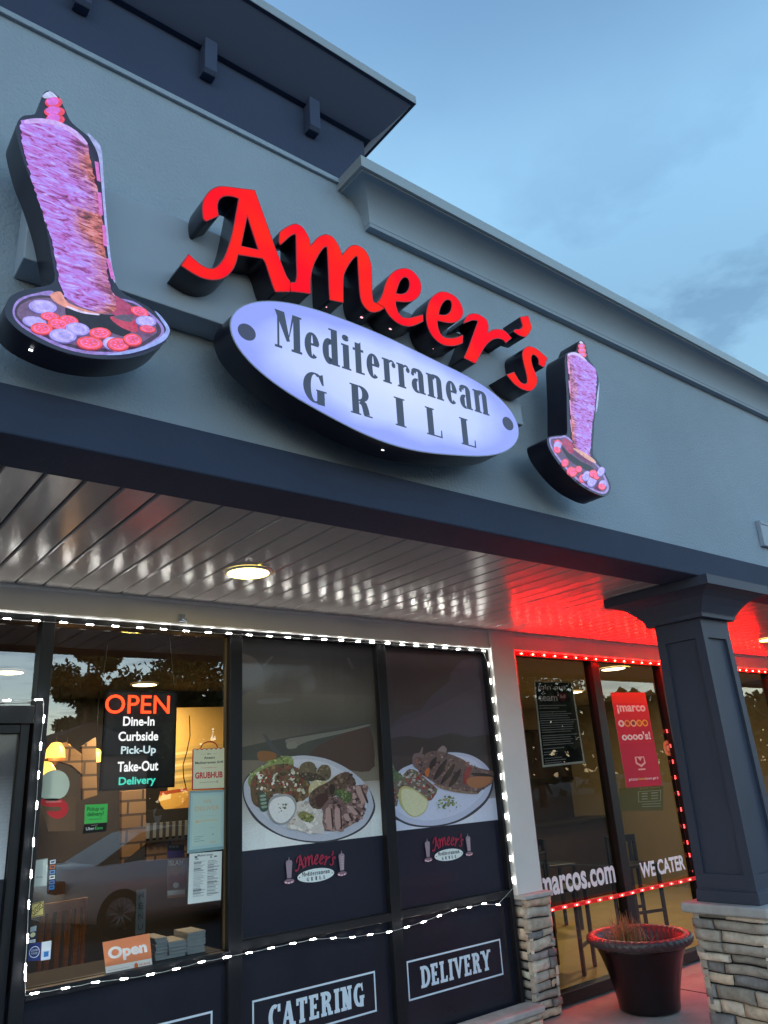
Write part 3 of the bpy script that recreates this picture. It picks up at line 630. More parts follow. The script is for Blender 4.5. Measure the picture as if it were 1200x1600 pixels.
s_out = [(1035, 665, k), (1000, 762, k), (945, 728, k), (945, 690), (930, 655), (892, 627), (870, 645), (868, 690), (885, 760), (915, 830), (930, 900), (912, 960), (870, 1000), (820, 1003), (750, 975), (690, 930), (650, 885), (611, 836, k), (688, 808, k), (712, 850), (748, 905), (790, 932), (820, 922), (825, 880), (815, 820), (790, 720), (775, 640), (780, 590), (810, 552), (850, 541), (910, 560), (970, 605)]
LET = [(L(250, 280, 5, A_out), [L(250, 280, 5, A_in)]), (L(420, 330, 6, m_out), []), (L(560, 400, 6, e1_out), [L(560, 400, 6, e1_in)]), (L(560, 400, 6, e2_out), [L(560, 400, 6, e2_in)]),
       (L(700, 460, 6.667, r_out), []), (L(700, 460, 6.667, ap_out), []), (L(700, 460, 6.667, s_out), [])]
for out, holes in LET:
    b = shape('letter', [out] + holes, YL + .004, YR, M_return, sign)
    f = shape('lit_face', [out] + holes, YL - .001, YL + .0035, M_red, b, offset=-0.0028)
    shape('trim_cap', [out] + holes, YL, YL + .0038, M_trimcap, b, offset=0.0012)
def weep(px, py, Y, parent, m, r=0.005):
    x, z = P(px, py, Y); mb = MB(); mb.box(x - .006, x + .006, Y - .003, Y + .003, z - .002, z + .002); return obj('weep_hole', mb, m, parent)
for px, py in ((309, 446), (423, 465), (509, 479), (565, 496), (610, 514), (678, 545), (722, 570), (800, 612)): weep(px, py, 2.40, sign, M_hole)
finish(sign)
# ---------------------------------------------------------------- oval cabinet
YE = 2.333
ov = thing('oval_sign', 'white lit oval sign with grey lettering Mediterranean GRILL', 'sign')
E_pts = [(190, 430), (203, 416), (222, 407), (270, 397), (330, 393), (400, 400), (480, 420), (540, 443), (600, 470), (680, 506), (760, 541), (830, 575), (900, 615), (955, 650), (1000, 690), (1030, 725), (1042, 757), (1038, 785), (1020, 805), (985, 823), (930, 833), (868, 835), (800, 830), (720, 815), (640, 790), (560, 758), (480, 720), (405, 672), (330, 620), (275, 575), (230, 530), (203, 485), (190, 455)]
E_out = smooth(onplane(crop(250, 260, 1.846, E_pts), YE), 3)
# smooth the traced oval into a true one: harmonic fit of the outline about its middle
def harmonic(pts, nh=3, n=120):
    m = len(pts); acc = [0.0]
    for i in range(m): acc.append(acc[-1] + math.dist(pts[i], pts[(i + 1) % m]))
    T = acc[-1]; res = []; co = []
    K = 720; samp = []; j = 0
    for q in range(K):
        s = T * q / K
        while acc[j + 1] < s: j += 1
        t = (s - acc[j]) / max(acc[j + 1] - acc[j], 1e-9); a, b = pts[j], pts[(j + 1) % m]
        samp.append((a[0] + (b[0] - a[0]) * t, a[1] + (b[1] - a[1]) * t))
    for h in range(nh + 1):
        cc = [sum(p[d] * math.cos(2 * math.pi * h * q / K) for q, p in enumerate(samp)) * (1 if h == 0 else 2) / K for d in (0, 1)]
        ss = [sum(p[d] * math.sin(2 * math.pi * h * q / K) for q, p in enumerate(samp)) * 2 / K for d in (0, 1)]
        co.append((cc, ss))
    for q in range(n):
        p = [0, 0]
        for h, (cc, ss) in enumerate(co):
            c_, s_ = math.cos(2 * math.pi * h * q / n), math.sin(2 * math.pi * h * q / n)
            for d in (0, 1): p[d] += cc[d] * c_ + (ss[d] * s_ if h else 0)
        res.append(tuple(p))
    return res
E_out = harmonic(E_out, 5)
ex = sum(p[0] for p in E_out) / len(E_out); ez = sum(p[1] for p in E_out) / len(E_out)
shape('cabinet', [E_out], YE + .004, YR, M_return, ov)
def oval_face():
    m = bpy.data.materials.new('oval_lit_face'); m.use_nodes = True; n = m.node_tree.nodes; l = m.node_tree.links; b = n['Principled BSDF']
    b.inputs['Base Color'].default_value = (0.1, 0.1, 0.1, 1); b.inputs['Roughness'].default_value = 0.25
    t = n.new('ShaderNodeTexCoord'); mp = n.new('ShaderNodeMapping'); mp.inputs['Location'].default_value = (-ex, 0, -ez)
    l.new(t.outputs['Object'], mp.inputs[0]); m2 = n.new('ShaderNodeMapping'); m2.inputs['Scale'].default_value = (1 / 0.86, 0, 1 / 0.29); l.new(mp.outputs[0], m2.inputs[0])
    ln = n.new('ShaderNodeVectorMath'); ln.operation = 'LENGTH'; l.new(m2.outputs[0], ln.inputs[0])
    nz = n.new('ShaderNodeTexNoise'); nz.inputs['Scale'].default_value = 5; l.new(t.outputs['Object'], nz.inputs['Vector'])
    ad = n.new('ShaderNodeMath'); ad.operation = 'MULTIPLY_ADD'; ad.inputs[1].default_value = 0.25; l.new(nz.outputs['Fac'], ad.inputs[0]); l.new(ln.outputs['Value'], ad.inputs[2])
    rp = n.new('ShaderNodeValToRGB'); cr = rp.color_ramp; cr.elements[0].position = 0.15; cr.elements[0].color = rgb(206, 217, 255); cr.elements[1].position = 1.1; cr.elements[1].color = rgb(136, 150, 244)
    e = cr.elements.new(0.75); e.color = rgb(182, 198, 255)
    l.new(ad.outputs[0], rp.inputs[0]); l.new(rp.outputs[0], b.inputs['Emission Color']); b.inputs['Emission Strength'].default_value = EM
    return m
shape('lit_face', [E_out], YE, YE + .0035, oval_face(), ov, offset=-.003)
shape('face_rim', [E_out], YE + .001, YE + .0038, mat('oval_rim', (0.3, 0.32, 0.4), 0.4), ov, offset=.002)
M_letter = attr_mat('grey_vinyl_letters', rough=0.5, estr=1.0)
M_letter.node_tree.nodes['Principled BSDF'].inputs['Emission Strength'].default_value = 0.75 * EM
GREY = rgb(62, 76, 104)
pr = Print(YE - .001, 3e-5)
# Mediterranean: cap height line and base line run along the sign
def PE(px, py): return P(410 + px / 6.316, 470 + py / 6.316, YE)
def PE2(px, py): return P(590 + px / 6.316, 530 + py / 6.316, YE)
TL, BL = PE(118, 78), PE(122, 448)
BR = PE2(1110, 762); TR = (BR[0], BR[1] + (TL[1] - BL[1]))
pr.serif('Mediterranean', TL, TR, BL, GREY, 0.19, 0.055, 0.05, 0.05, 0.075)
obj('word_mediterranean', pr, M_letter, ov, fixn=False); pr = Print(YE - .001, 3e-5)
for ch, (tl, br) in zip('GRILL', (((435, 680), (612, 1010)), ((878, 812), (1072, 1148)), None, None, None)) if False else []: pass
def glyph_at(ch, tl, bl, right):
    pr.serif(ch, tl, right, bl, GREY, 0.20, 0.055, 0.05, 0.05, 0)
zt = P(491, 578, YE)[1]; zb = P(498, 628, YE)[1]
zT = (P(491, 580, YE)[1] + P(733, 660, YE)[1]) / 2
def G(ch, xl, xr):
    gx0, gz0 = xl; gx1, gz1 = xr
    pr = Print(YE - .001, 3e-5); pr.serif(ch, (gx0, gz1), (gx1, gz1), (gx0, gz0), GREY, 0.20, 0.055, 0.05, 0.05, 0); obj('letter', pr, M_letter, ov, fixn=False)
# lower-left and upper-right corners of each letter as measured on the face
base = P(410 + 560 / 6.316, 470 + 1000 / 6.316, YE)[1]; caph = P(410 + 520 / 6.316, 470 + 690 / 6.316, YE)[1] - base
for ch, cxp, cyp, wd in (('G', 492, 606, .115), ('R', 564, 626, .115), ('I', 625, 644, .062), ('L', 678, 660, .10), ('L', 731, 676, .10)):
    c = P(cxp, cyp, YE); G(ch, (c[0] - wd / 2, c[1] - caph / 2), (c[0] + wd / 2, c[1] + caph / 2))
for px, py in ((385.5, 519), (793.5, 662)):
    c = P(px, py, YE); pr = Print(YE - .001, 3e-5); pr.ell(c[0], c[1], 0.040, 0.037, rgb(66, 74, 108)); obj('dot', pr, M_letter, ov, fixn=False)
for px, py in ((598, 703), (610, 699)): weep(px, py, 2.40, ov, M_holew)
finish(ov)
# ---------------------------------------------------------------- the two shawarma-spit cabinets
M_pic = attr_mat('backlit_picture', rough=0.2, estr=EM, var=.34, vscale=55)
def meat_mat():
    m = bpy.data.materials.new('backlit_meat_picture'); m.use_nodes = True; n = m.node_tree.nodes; l = m.node_tree.links; b = n['Principled BSDF']
    b.inputs['Base Color'].default_value = (0.02, 0.02, 0.02, 1); b.inputs['Roughness'].default_value = 0.2
    t = n.new('ShaderNodeTexCoord'); mp = n.new('ShaderNodeMapping'); mp.inputs['Scale'].default_value = (19, 19, 66); mp.inputs['Rotation'].default_value = (0, R2(-7), 0); l.new(t.outputs['Object'], mp.inputs[0])
    n1 = n.new('ShaderNodeTexNoise'); n1.inputs['Scale'].default_value = 1.0; n1.inputs['Detail'].default_value = 6; n1.inputs['Roughness'].default_value = 0.62; n1.inputs['Distortion'].default_value = 1.1; l.new(mp.outputs[0], n1.inputs['Vector'])
    n2 = n.new('ShaderNodeTexNoise'); n2.inputs['Scale'].default_value = 9; n2.inputs['Detail'].default_value = 4; l.new(t.outputs['Object'], n2.inputs['Vector'])
    a = n.new('ShaderNodeValToRGB'); cr = a.color_ramp
    cr.elements[0].position = 0.30; cr.elements[0].color = rgb(92, 28, 70); cr.elements[1].position = 0.70; cr.elements[1].color = rgb(214, 196, 255)
    for p_, c_ in ((0.39, rgb(152, 66, 150)), (0.46, rgb(192, 112, 216)), (0.55, rgb(176, 140, 250))): e = cr.elements.new(p_); e.color = c_
    l.new(n1.outputs['Fac'], a.inputs[0])
    c = n.new('ShaderNodeValToRGB'); cr = c.color_ramp
    cr.elements[0].position = 0.33; cr.elements[0].color = rgb(70, 34, 42); cr.elements[1].position = 0.70; cr.elements[1].color = rgb(240, 170, 190)
    e = cr.elements.new(0.44); e.color = rgb(132, 62, 66); e = cr.elements.new(0.56); e.color = rgb(214, 120, 116)
    l.new(n1.outputs['Fac'], c.inputs[0])
    # the browned side of the meat, given by the picture's own colour channel
    at = n.new('ShaderNodeVertexColor'); at.layer_name = 'Col'; sp = n.new('ShaderNodeSeparateColor'); l.new(at.outputs['Color'], sp.inputs[0])
    ad = n.new('ShaderNodeMath'); ad.operation = 'ADD'; l.new(n2.outputs['Fac'], ad.inputs[0]); l.new(sp.outputs['Red'], ad.inputs[1])
    mr = n.new('ShaderNodeMapRange'); mr.inputs['From Min'].default_value = 0.75; mr.inputs['From Max'].default_value = 1.15; l.new(ad.outputs[0], mr.inputs[0])
    mx = n.new('ShaderNodeMixRGB'); l.new(mr.outputs[0], mx.inputs[0]); l.new(a.outputs[0], mx.inputs[1]); l.new(c.outputs[0], mx.inputs[2])
    l.new(mx.outputs[0], b.inputs['Emission Color']); b.inputs['Emission Strength'].default_value = 0.95 * EM
    return m
M_meat = meat_mat()
YD = 2.333
def doner(label, ox, oy, s, outline, meat, parts, skewer, browned, hl):
    t = thing('spit_sign', label, 'sign', 'spit shaped light cabinets')
    out = smooth(onplane(crop(ox, oy, s, outline), YD), 5)
    shape('cabinet', [out], YD + .004, YR, M_return, t)
    shape('picture_face', [out], YD + .0005, YD + .0038, MATS.get('picture_black') or mat('picture_black', (0.02, 0.02, 0.03), 0.25, emit=rgb(40, 42, 62), estr=0.7 * EM), t)
    p = Print(YD - .0002, eps=1.2e-4)
    def q(pts, col, sm=4): p.px(crop(ox, oy, s, pts), col, 0, sm)
    parts(p, q)
    obj('food_picture', p, M_pic, t, fixn=False)
    p = Print(YD - .0032, eps=1.2e-4); skewer(p, q); obj('skewer_picture', p, M_pic, t, fixn=False)
    # meat: strips of short quads so that the browned side can vary across
    mo = smooth(onplane(crop(ox, oy, s, meat), YD), 4)
    mp_ = MB(); y = YD - 0.0035
    zs = [v[1] for v in mo]; z0, z1 = min(zs), max(zs); nz = 60
    def span(z):
        xs_ = []
        for i in range(len(mo)):
            a, b = mo[i], mo[(i + 1) % len(mo)]
            if (a[1] - z) * (b[1] - z) < 0: xs_.append(a[0] + (b[0] - a[0]) * (z - a[1]) / (b[1] - a[1]))
        return (min(xs_), max(xs_)) if len(xs_) >= 2 else None
    rr = random.Random(4)
    rows = []
    for i in range(nz + 1):
        z = z0 + (z1 - z0) * min(max(i / nz, 0.004), 0.996); sp_ = span(z)
        jl, jr = rr.uniform(-.004, .004), rr.uniform(-.004, .004)
        rows.append((z, sp_[0] + jl, sp_[1] + jr))
    nx = 10
    for (za, a0, a1), (zb, b0, b1) in zip(rows, rows[1:]):
        for j in range(nx):
            u0, u1 = j / nx, (j + 1) / nx; um = (u0 + u1) / 2
            v = browned(um, (za - z0) / (z1 - z0))
            mp_.quad((a0 + (a1 - a0) * u0, y, za), (a0 + (a1 - a0) * u1, y, za), (b0 + (b1 - b0) * u1, y, zb), (b0 + (b1 - b0) * u0, y, zb), 0, (v, v, v, 1))
    obj('meat_picture', mp_, M_meat, t, fixn=False)
    for px, py in hl: weep(px, py, 2.39, t, M_holew)
    return finish(t)
LIL, PNK, WHT, RED = rgb(176, 160, 250), rgb(232, 96, 150), rgb(214, 214, 255), rgb(250, 92, 84)
def slice_(q, cx, cy, rx, ry, rot=0.0, kind='t'):
    def el(f, n=14, dx=0, dy=0):
        return [(cx + dx + rx * f * math.cos(6.2832 * i / n) * math.cos(rot) - ry * f * math.sin(6.2832 * i / n) * math.sin(rot), cy + dy + rx * f * math.cos(6.2832 * i / n) * math.sin(rot) + ry * f * math.sin(6.2832 * i / n) * math.cos(rot)) for i in range(n)]
    if kind == 't':
        q(el(1.05, dy=ry * .18), rgb(170, 40, 70), 3); q(el(1.0), rgb(250, 88, 92), 3); q(el(.78), rgb(240, 120, 190), 3); q(el(.62), rgb(248, 90, 120), 3)
        for a in range(5): q([(cx + rx * .5 * math.cos(a * 1.257 + .3 + d) * f, cy + ry * .5 * math.sin(a * 1.257 + .3 + d) * f) for d, f in ((-.25, .6), (0, 1.15), (.25, .6), (0, .35))], rgb(222, 130, 240), 0)
    else:
        q(el(1.06, dy=ry * .15), rgb(96, 82, 150), 3); q(el(1.0), rgb(168, 158, 248), 3); q(el(.80, dy=-ry * .06), rgb(190, 180, 252), 3); q(el(.5, dx=rx * .1), rgb(176, 166, 250), 3)
out1 = [(240, 128), (285, 160), (320, 235), (345, 280), (410, 335), (465, 380), (490, 430), (500, 560), (515, 750), (535, 950), (555, 1050), (600, 1105), (700, 1160), (770, 1215), (812, 1270), (816, 1300), (790, 1340), (720, 1385), (620, 1412), (500, 1418), (370, 1400), (240, 1360), (120, 1300), (50, 1240), (25, 1190), (40, 1130), (90, 1095), (170, 1075), (240, 1060), (264, 1030), (255, 950), (215, 750), (160, 580), (120, 480), (85, 350), (80, 290), (110, 250), (172, 238), (190, 190), (210, 140)]
meat1 = [(100, 285), (130, 272), (220, 275), (310, 300), (380, 345), (415, 385), (440, 480), (455, 560), (490, 740), (505, 900), (525, 1060), (560, 1150), (535, 1200), (440, 1190), (350, 1150), (300, 1100), (275, 1000), (240, 830), (180, 650), (135, 500), (105, 370)]
def parts1(p, q):
    q([(60, 1190), (90, 1130), (180, 1100), (250, 1090), (300, 1110), (600, 1130), (700, 1180), (770, 1240), (790, 1290), (760, 1330), (680, 1375), (560, 1395), (430, 1395), (300, 1365), (180, 1310), (90, 1250)], rgb(150, 130, 210))
    q([(70, 1190), (100, 1140), (180, 1112), (300, 1120), (600, 1140), (690, 1185), (755, 1240), (775, 1288), (745, 1322), (670, 1362), (560, 1382), (430, 1380), (300, 1350), (180, 1295), (95, 1240)], rgb(66, 54, 78))
    q([(82, 1190), (110, 1150), (190, 1125), (300, 1130), (590, 1150), (680, 1190), (735, 1240), (755, 1288), (725, 1312), (660, 1347), (560, 1366), (430, 1364), (300, 1334), (190, 1282), (105, 1232)], rgb(112, 88, 128))
    q([(320, 1165), (420, 1195), (520, 1205), (610, 1215), (640, 1260), (600, 1310), (500, 1280), (400, 1270), (330, 1235)], rgb(34, 30, 46))
    q([(520, 1105), (600, 1140), (640, 1180), (600, 1215), (540, 1200)], rgb(168, 66, 110)); q([(530, 1215), (640, 1225), (660, 1290), (580, 1265)], rgb(196, 70, 104))
    q([(600, 1205), (640, 1215), (630, 1240), (580, 1232), (545, 1215)], rgb(96, 88, 112))
    q([(240, 1115), (290, 1095), (330, 1150), (460, 1195), (560, 1205), (420, 1195), (300, 1165)], rgb(222, 150, 140))
    q([(330, 1165), (400, 1190), (470, 1202), (470, 1208), (390, 1197), (325, 1172)], rgb(220, 210, 255))
    slice_(q, 205, 1168, 68, 33, .1, 'o'); slice_(q, 165, 1240, 58, 26, .15, 'o'); slice_(q, 240, 1215, 45, 20, .1); slice_(q, 330, 1235, 46, 24, .2); slice_(q, 280, 1252, 52, 26, .2); slice_(q, 198, 1275, 52, 27, .1)
    slice_(q, 370, 1278, 58, 30, .15, 'o'); slice_(q, 300, 1310, 66, 33, .1, 'o'); slice_(q, 478, 1298, 52, 26, .05); slice_(q, 428, 1346, 62, 30, .1); slice_(q, 530, 1348, 40, 30, .1, 'o'); slice_(q, 562, 1353, 52, 30, .1); slice_(q, 632, 1332, 44, 28, .15)
    slice_(q, 665, 1198, 44, 22, .3); slice_(q, 695, 1245, 50, 26, .1, 'o'); slice_(q, 702, 1282, 38, 17, .15)
    q([(735, 1195), (770, 1225), (805, 1275), (805, 1305), (780, 1340), (700, 1378), (600, 1404), (500, 1408), (560, 1396), (660, 1375), (740, 1338), (790, 1290), (765, 1240)], rgb(150, 170, 240))
    q([(412, 345), (460, 385), (482, 430), (492, 560), (506, 750), (528, 960), (548, 1052), (538, 1052), (516, 960), (494, 750), (478, 560), (462, 440)], rgb(160, 170, 225))
    for a in ((448, 480, 478, 580), (462, 628, 488, 740), (484, 785, 508, 890), (503, 945, 545, 1050)):
        q([(a[0], a[1]), (a[0] + 18, a[1] + 4), (a[2], a[3]), (a[2] - 18, a[3] - 8)], rgb(206, 110, 200), 0)
def skewer1(p, q):
    q([(205, 150), (240, 130), (268, 150), (275, 165), (215, 165)], rgb(190, 200, 240), 2)
    for cy_, rx_ in ((185, 42), (230, 50), (268, 46)):
        slice_c = [(258 + (cy_ - 185) * .08 + rx_ * math.cos(6.28 * i / 12) * 1.0, cy_ + 26 * math.sin(6.28 * i / 12)) for i in range(12)]
        q(slice_c, rgb(236, 74, 100), 3); q([(x_ * .7 + 72 , y_ * .75 + cy_ * .22) for x_, y_ in slice_c], rgb(214, 110, 220), 3)
    q([(125, 268), (200, 262), (290, 280), (370, 325), (420, 380), (405, 385), (350, 340), (280, 300), (200, 285), (120, 288)], rgb(200, 170, 240), 3)
doner('large lit spit-shaped sign at the left of the red letters, leaning left', 0, 100, 3.077, out1, meat1, parts1, skewer1, lambda u, v: 0.66 * max(0, u - .42) / .58 + (0.2 if v < .06 else 0) + .18 * (abs(v - .42) < .12), [(48, 547)])
out2 = [(520, 68), (548, 85), (575, 160), (592, 240), (640, 310), (670, 370), (684, 450), (672, 560), (657, 700), (642, 900), (632, 1060), (642, 1140), (700, 1220), (760, 1320), (796, 1410), (790, 1470), (760, 1508), (700, 1505), (600, 1462), (500, 1400), (400, 1310), (300, 1190), (230, 1080), (207, 1000), (225, 965), (290, 952), (375, 945), (394, 918), (392, 750), (388, 560), (378, 400), (372, 250), (388, 192), (430, 175), (475, 170), (487, 120), (503, 80)]
meat2 = [(398, 200), (450, 192), (520, 220), (590, 280), (650, 340), (664, 420), (652, 560), (640, 740), (620, 850), (610, 1000), (600, 1120), (600, 1180), (540, 1150), (470, 1080), (435, 1000), (428, 900), (420, 700), (412, 500), (408, 350), (392, 260)]
def parts2(p, q):
    q([(225, 1000), (240, 970), (330, 960), (400, 965), (600, 1160), (690, 1240), (745, 1330), (778, 1420), (770, 1465), (740, 1490), (690, 1485), (600, 1445), (510, 1385), (410, 1295), (315, 1180), (250, 1080)], rgb(160, 140, 215))
    q([(240, 1005), (255, 982), (330, 975), (400, 985), (600, 1170), (675, 1245), (728, 1335), (758, 1420), (752, 1455), (730, 1470), (690, 1467), (605, 1428), (520, 1370), (420, 1280), (328, 1168), (264, 1075)], rgb(104, 80, 120))
    q([(330, 1040), (420, 1120), (520, 1190), (620, 1240), (640, 1290), (560, 1270), (450, 1210), (380, 1140)], rgb(44, 38, 52))
    q([(350, 985), (420, 1000), (460, 1080), (420, 1120), (370, 1060)], rgb(170, 66, 110))
    for cx_, cy_, rx_, ry_, kk in ((310, 1020, 42, 34, 't'), (300, 1045, 40, 48, 'o'), (295, 1085, 38, 34, 't'), (368, 1205, 36, 44, 't'), (418, 1280, 38, 48, 't'), (440, 1292, 42, 52, 't'), (490, 1265, 34, 36, 't'), (525, 1350, 38, 46, 't'), (560, 1330, 40, 60, 'o'), (610, 1380, 44, 66, 'o'), (620, 1310, 42, 44, 't'), (650, 1330, 34, 40, 't'), (690, 1290, 36, 56, 'o'), (705, 1410, 40, 50, 'o'), (695, 1430, 36, 34, 't')):
        slice_(q, cx_, cy_, rx_ * .9, ry_ * .8, .5, kk)
    q([(430, 1080), (560, 1180), (640, 1215), (610, 1170), (500, 1100)], rgb(222, 170, 160))
    for a in ((376, 275, 402, 395), (386, 450, 408, 575), (394, 630, 412, 775), (400, 810, 416, 930)): q([(a[0], a[1]), (a[2] - 6, a[1] + 5), (a[2], a[3]), (a[0] + 12, a[3] - 5)], rgb(226, 150, 220), 0)
    q([(672, 470), (662, 640), (648, 730), (638, 730), (650, 600)], rgb(170, 180, 225))
def skewer2(p, q):
    q([(505, 90), (520, 76), (540, 95), (535, 110)], rgb(200, 205, 240))
    for cy_, rx_ in ((125, 32), (165, 38), (205, 38)):
        cc = [(525 + (cy_ - 125) * .1 + rx_ * math.cos(6.28 * i / 12), cy_ + 26 * math.sin(6.28 * i / 12)) for i in range(12)]
        q(cc, rgb(240, 96, 120), 3); q([(525 + (x_ - 525) * .6, cy_ + (y_ - cy_) * .55 - 4) for x_, y_ in cc], rgb(222, 128, 214), 3)
    q([(400, 195), (450, 180), (510, 200), (570, 255), (560, 262), (500, 222), (440, 205), (400, 212)], rgb(206, 190, 250))
doner('small lit spit-shaped sign at the right of the oval sign', 820, 520, 5.926, out2, meat2, parts2, skewer2, lambda u, v: 0.62 * max(0, .45 - u) / .45 + (0.2 if v < .05 else 0), [(881, 661)])
# a corner of the next shop's sign box at the right edge
xa, za = P(1187, 812, 2.575); zb_ = P(1190, 850, 2.575)[1]
nb = thing('sign_box', 'pale flat sign panel of the next shop at the right edge of the wall', 'sign panel'); obj('panel_body', MB().box(xa, xa + 2.4, 2.58, WY - .001, zb_, za), M_race, nb, bevel=0.004); obj('panel_lip', MB().box(xa + .004, xa + 2.396, 2.574, 2.5795, za - .03, za - .004), M_race, nb); finish(nb)
# ================================================================ porch ceiling lights
def disc_light(name, label, x, y, r, z, col_, st, group):
    t = thing(name, label, 'ceiling light', group)
    prof = [(r * .98, z - .012), (r * 1.06, z - .014), (r * 1.13, z - .008), (r * 1.15, z - .0005)]
    obj('rim', MB().lathe(prof, x, y, 40), M_white, t)
    mb = MB(); n = 40; mb.ngon([(x + r * math.cos(6.28318 * k / n), y + r * math.sin(6.28318 * k / n), z - .0115) for k in range(n)])
    obj('diffuser', mb, mat('lamp_diffuser', (1, 1, 1), 0.5, emit=col_, estr=st), t); return finish(t)
dx_, dy_ = PZ(388, 893, SOF)
disc_light('downlight', 'round lit downlight in the white boarded porch ceiling', dx_, dy_, 0.118, SOF, (1.0, 0.74, 0.14), 6.5, 'porch ceiling downlights')
dx2, dy2 = PZ(1197, 998, SOF)
disc_light('downlight', 'round lit downlight in the red-lit ceiling at the right edge of the photo', dx2 + .06, dy_, 0.118, SOF, (1.0, 0.74, 0.14), 6.5, 'porch ceiling downlights')
# small camera-like bracket on the header trim
bx, bz = P(284, 967, 4.51)
hk = thing('hook', 'small grey cable hook on the white trim above the window', 'hook'); obj('hook_plate', MB().box(bx - .02, bx + .02, 4.503, 4.511, bz - .02, bz + .03), M_race, hk, bevel=.002)
obj('hook_pin', MB().tube([(bx, 4.502, bz - .005), (bx + .01, 4.47, bz - .012), (bx + .012, 4.465, bz - .03)], 0.007), M_race, hk); finish(hk)
# ================================================================ light strings
def led_mats(tag_, e, st):
    return mat('led_housing_' + tag_, (0.6, 0.6, 0.6), 0.4, emit=e, estr=0.25), mat('led_chip_' + tag_, (1, 1, 1), 0.3, emit=e, estr=st)
MW = led_mats('white', (1.0, 0.97, 0.90), 80.0)
MRD = led_mats('red', (1.0, 0.002, 0.001), 1700.0)
MRB = led_mats('low_red', (1.0, 0.002, 0.001), 700.0)
MRS = led_mats('soft_red', (1.0, 0.02, 0.02), 3.5)
M_wire = mat('clear_white_wire', (0.55, 0.56, 0.55), 0.4)
M_wirer = mat('dark_red_wire', (0.12, 0.01, 0.012), 0.5)
M_chan = mat('led_channel', (0.05, 0.008, 0.01), 0.5)
def string(name, label, group, pts, Y, mats, wire, L_=0.046, hgt=0.0085, chips=3, ends=(), ch_=.0125, rr=0.0016, drop=0.004, seed=1, lead=True):
    """pts: module centres (X, Z) in order along the run"""
    t = thing(name, label, 'light string', group)
    rnd = random.Random(seed)
    path = list(ends[:1]) + pts + list(ends[1:]) if ends else pts
    wpts = []
    for i, p in enumerate(path):
        wpts.append((p[0], Y + .002, p[1]))
        if i < len(path) - 1:
            q = path[i + 1]; wpts.append(((p[0] + q[0]) / 2, Y + .001, (p[1] + q[1]) / 2 - drop * rnd.uniform(.2, 1)))
    obj('wire', MB().tube(wpts, rr, 6), wire, t)
    for i, p in enumerate(pts):
        a = pts[max(i - 1, 0)]; b = pts[min(i + 1, len(pts) - 1)]
        ang = math.atan2(b[1] - a[1], b[0] - a[0]) + rnd.uniform(-.05, .05); c, s = math.cos(ang), math.sin(ang)
        def T(u, v, d): return (p[0] + u * c - v * s, Y - d, p[1] + u * s + v * c)
        mb = MB()
        n = 10; out = [(L_ / 2 - hgt / 2 + hgt / 2 * math.cos(a_), hgt / 2 * math.sin(a_)) for a_ in [(-.5 + k / 5) * math.pi for k in range(6)]] + [(-L_ / 2 + hgt / 2 + hgt / 2 * math.cos(a_), hgt / 2 * math.sin(a_)) for a_ in [(.5 + k / 5) * math.pi for k in range(6)]]
        i0 = len(mb.v); m = len(out)
        mb.v += [T(u, v, 0) for u, v in out] + [T(u, v, .006) for u, v in out]
        mb.face(range(i0 + m, i0 + 2 * m), 0)
        for k in range(m): mb.face((i0 + k, i0 + (k + 1) % m, i0 + m + (k + 1) % m, i0 + m + k), 0)
        for k in range(chips):
            u = (k - (chips - 1) / 2) * L_ / (chips + .35); r = hgt * .34
            j0 = len(mb.v); ring = [(u + r * math.cos(6.283 * q / 8), r * math.sin(6.283 * q / 8)) for q in range(8)]
            mb.v += [T(a_, b_, .0062) for a_, b_ in ring] + [T(u + (a_ - u) * .55, b_ * .55, ch_) for a_, b_ in ring]
            for q in range(8): mb.face((j0 + q, j0 + (q + 1) % 8, j0 + 8 + (q + 1) % 8, j0 + 8 + q), 1)
            mb.face(range(j0 + 8, j0 + 16), 1)
        obj('led_module', mb, list(mats), t, fixn=False)
    return finish(t)
YS = 4.535
def cp(ox, oy, s, pts, Y): return [P(p[0], p[1], Y) for p in crop(ox, oy, s, pts)]
t1 = cp(0, 940, 3.158, [(35, 85), (178, 95), (312, 104), (443, 114), (568, 122), (690, 130), (805, 137), (917, 146), (1025, 152), (1128, 158)], YS)
t1 += cp(300, 680, 3, [(266, 937), (360, 943), (448, 948), (535, 954), (618, 958), (697, 962), (776, 968), (842, 972), (914, 977), (983, 983), (1050, 988), (1117, 992), (1182, 998)], YS)
t1 += cp(600, 720, 3, [(150, 867), (217, 873), (283, 878), (346, 884), (406, 887), (465, 892)], YS)
x0_, z0_ = t1[0]
t1 = [(x0_ - .105, z0_ - .004), (x0_ - .21, z0_ - .006)][::-1] + t1
string('light_string', 'white LED light string along the top of the restaurant windows', 'white light strings', t1, YS, MW, M_wire, seed=1)
t2 = cp(600, 720, 3, [(488, 955), (497, 1034)], YS) + cp(350, 980, 2.5, [(1040, 213), (1048, 285), (1056, 357), (1064, 432), (1072, 506), (1080, 584), (1089, 660), (1098, 740), (1107, 822), (1116, 903), (1126, 988)], YS)
string('light_string', 'white LED light string hanging down beside the white pilaster', 'white light strings', t2, YS, MW, M_wire, ends=(t1[-1], (t2[-1][0] + .012, t2[-1][1] - .05)), seed=2, ch_=.007)
t3 = cp(350, 1280, 2.264, [(968, 302), (918, 299), (866, 311), (812, 321), (760, 341), (704, 363), (645, 382), (582, 398), (515, 408), (453, 417), (385, 420), (313, 424), (242, 439), (165, 455), (87, 472), (12, 487)], YS)
t3 += cp(0, 1220, 3.158, [(1115, 870), (993, 893), (868, 927), (740, 955), (610, 977), (470, 993), (322, 1022), (170, 1048)], YS)
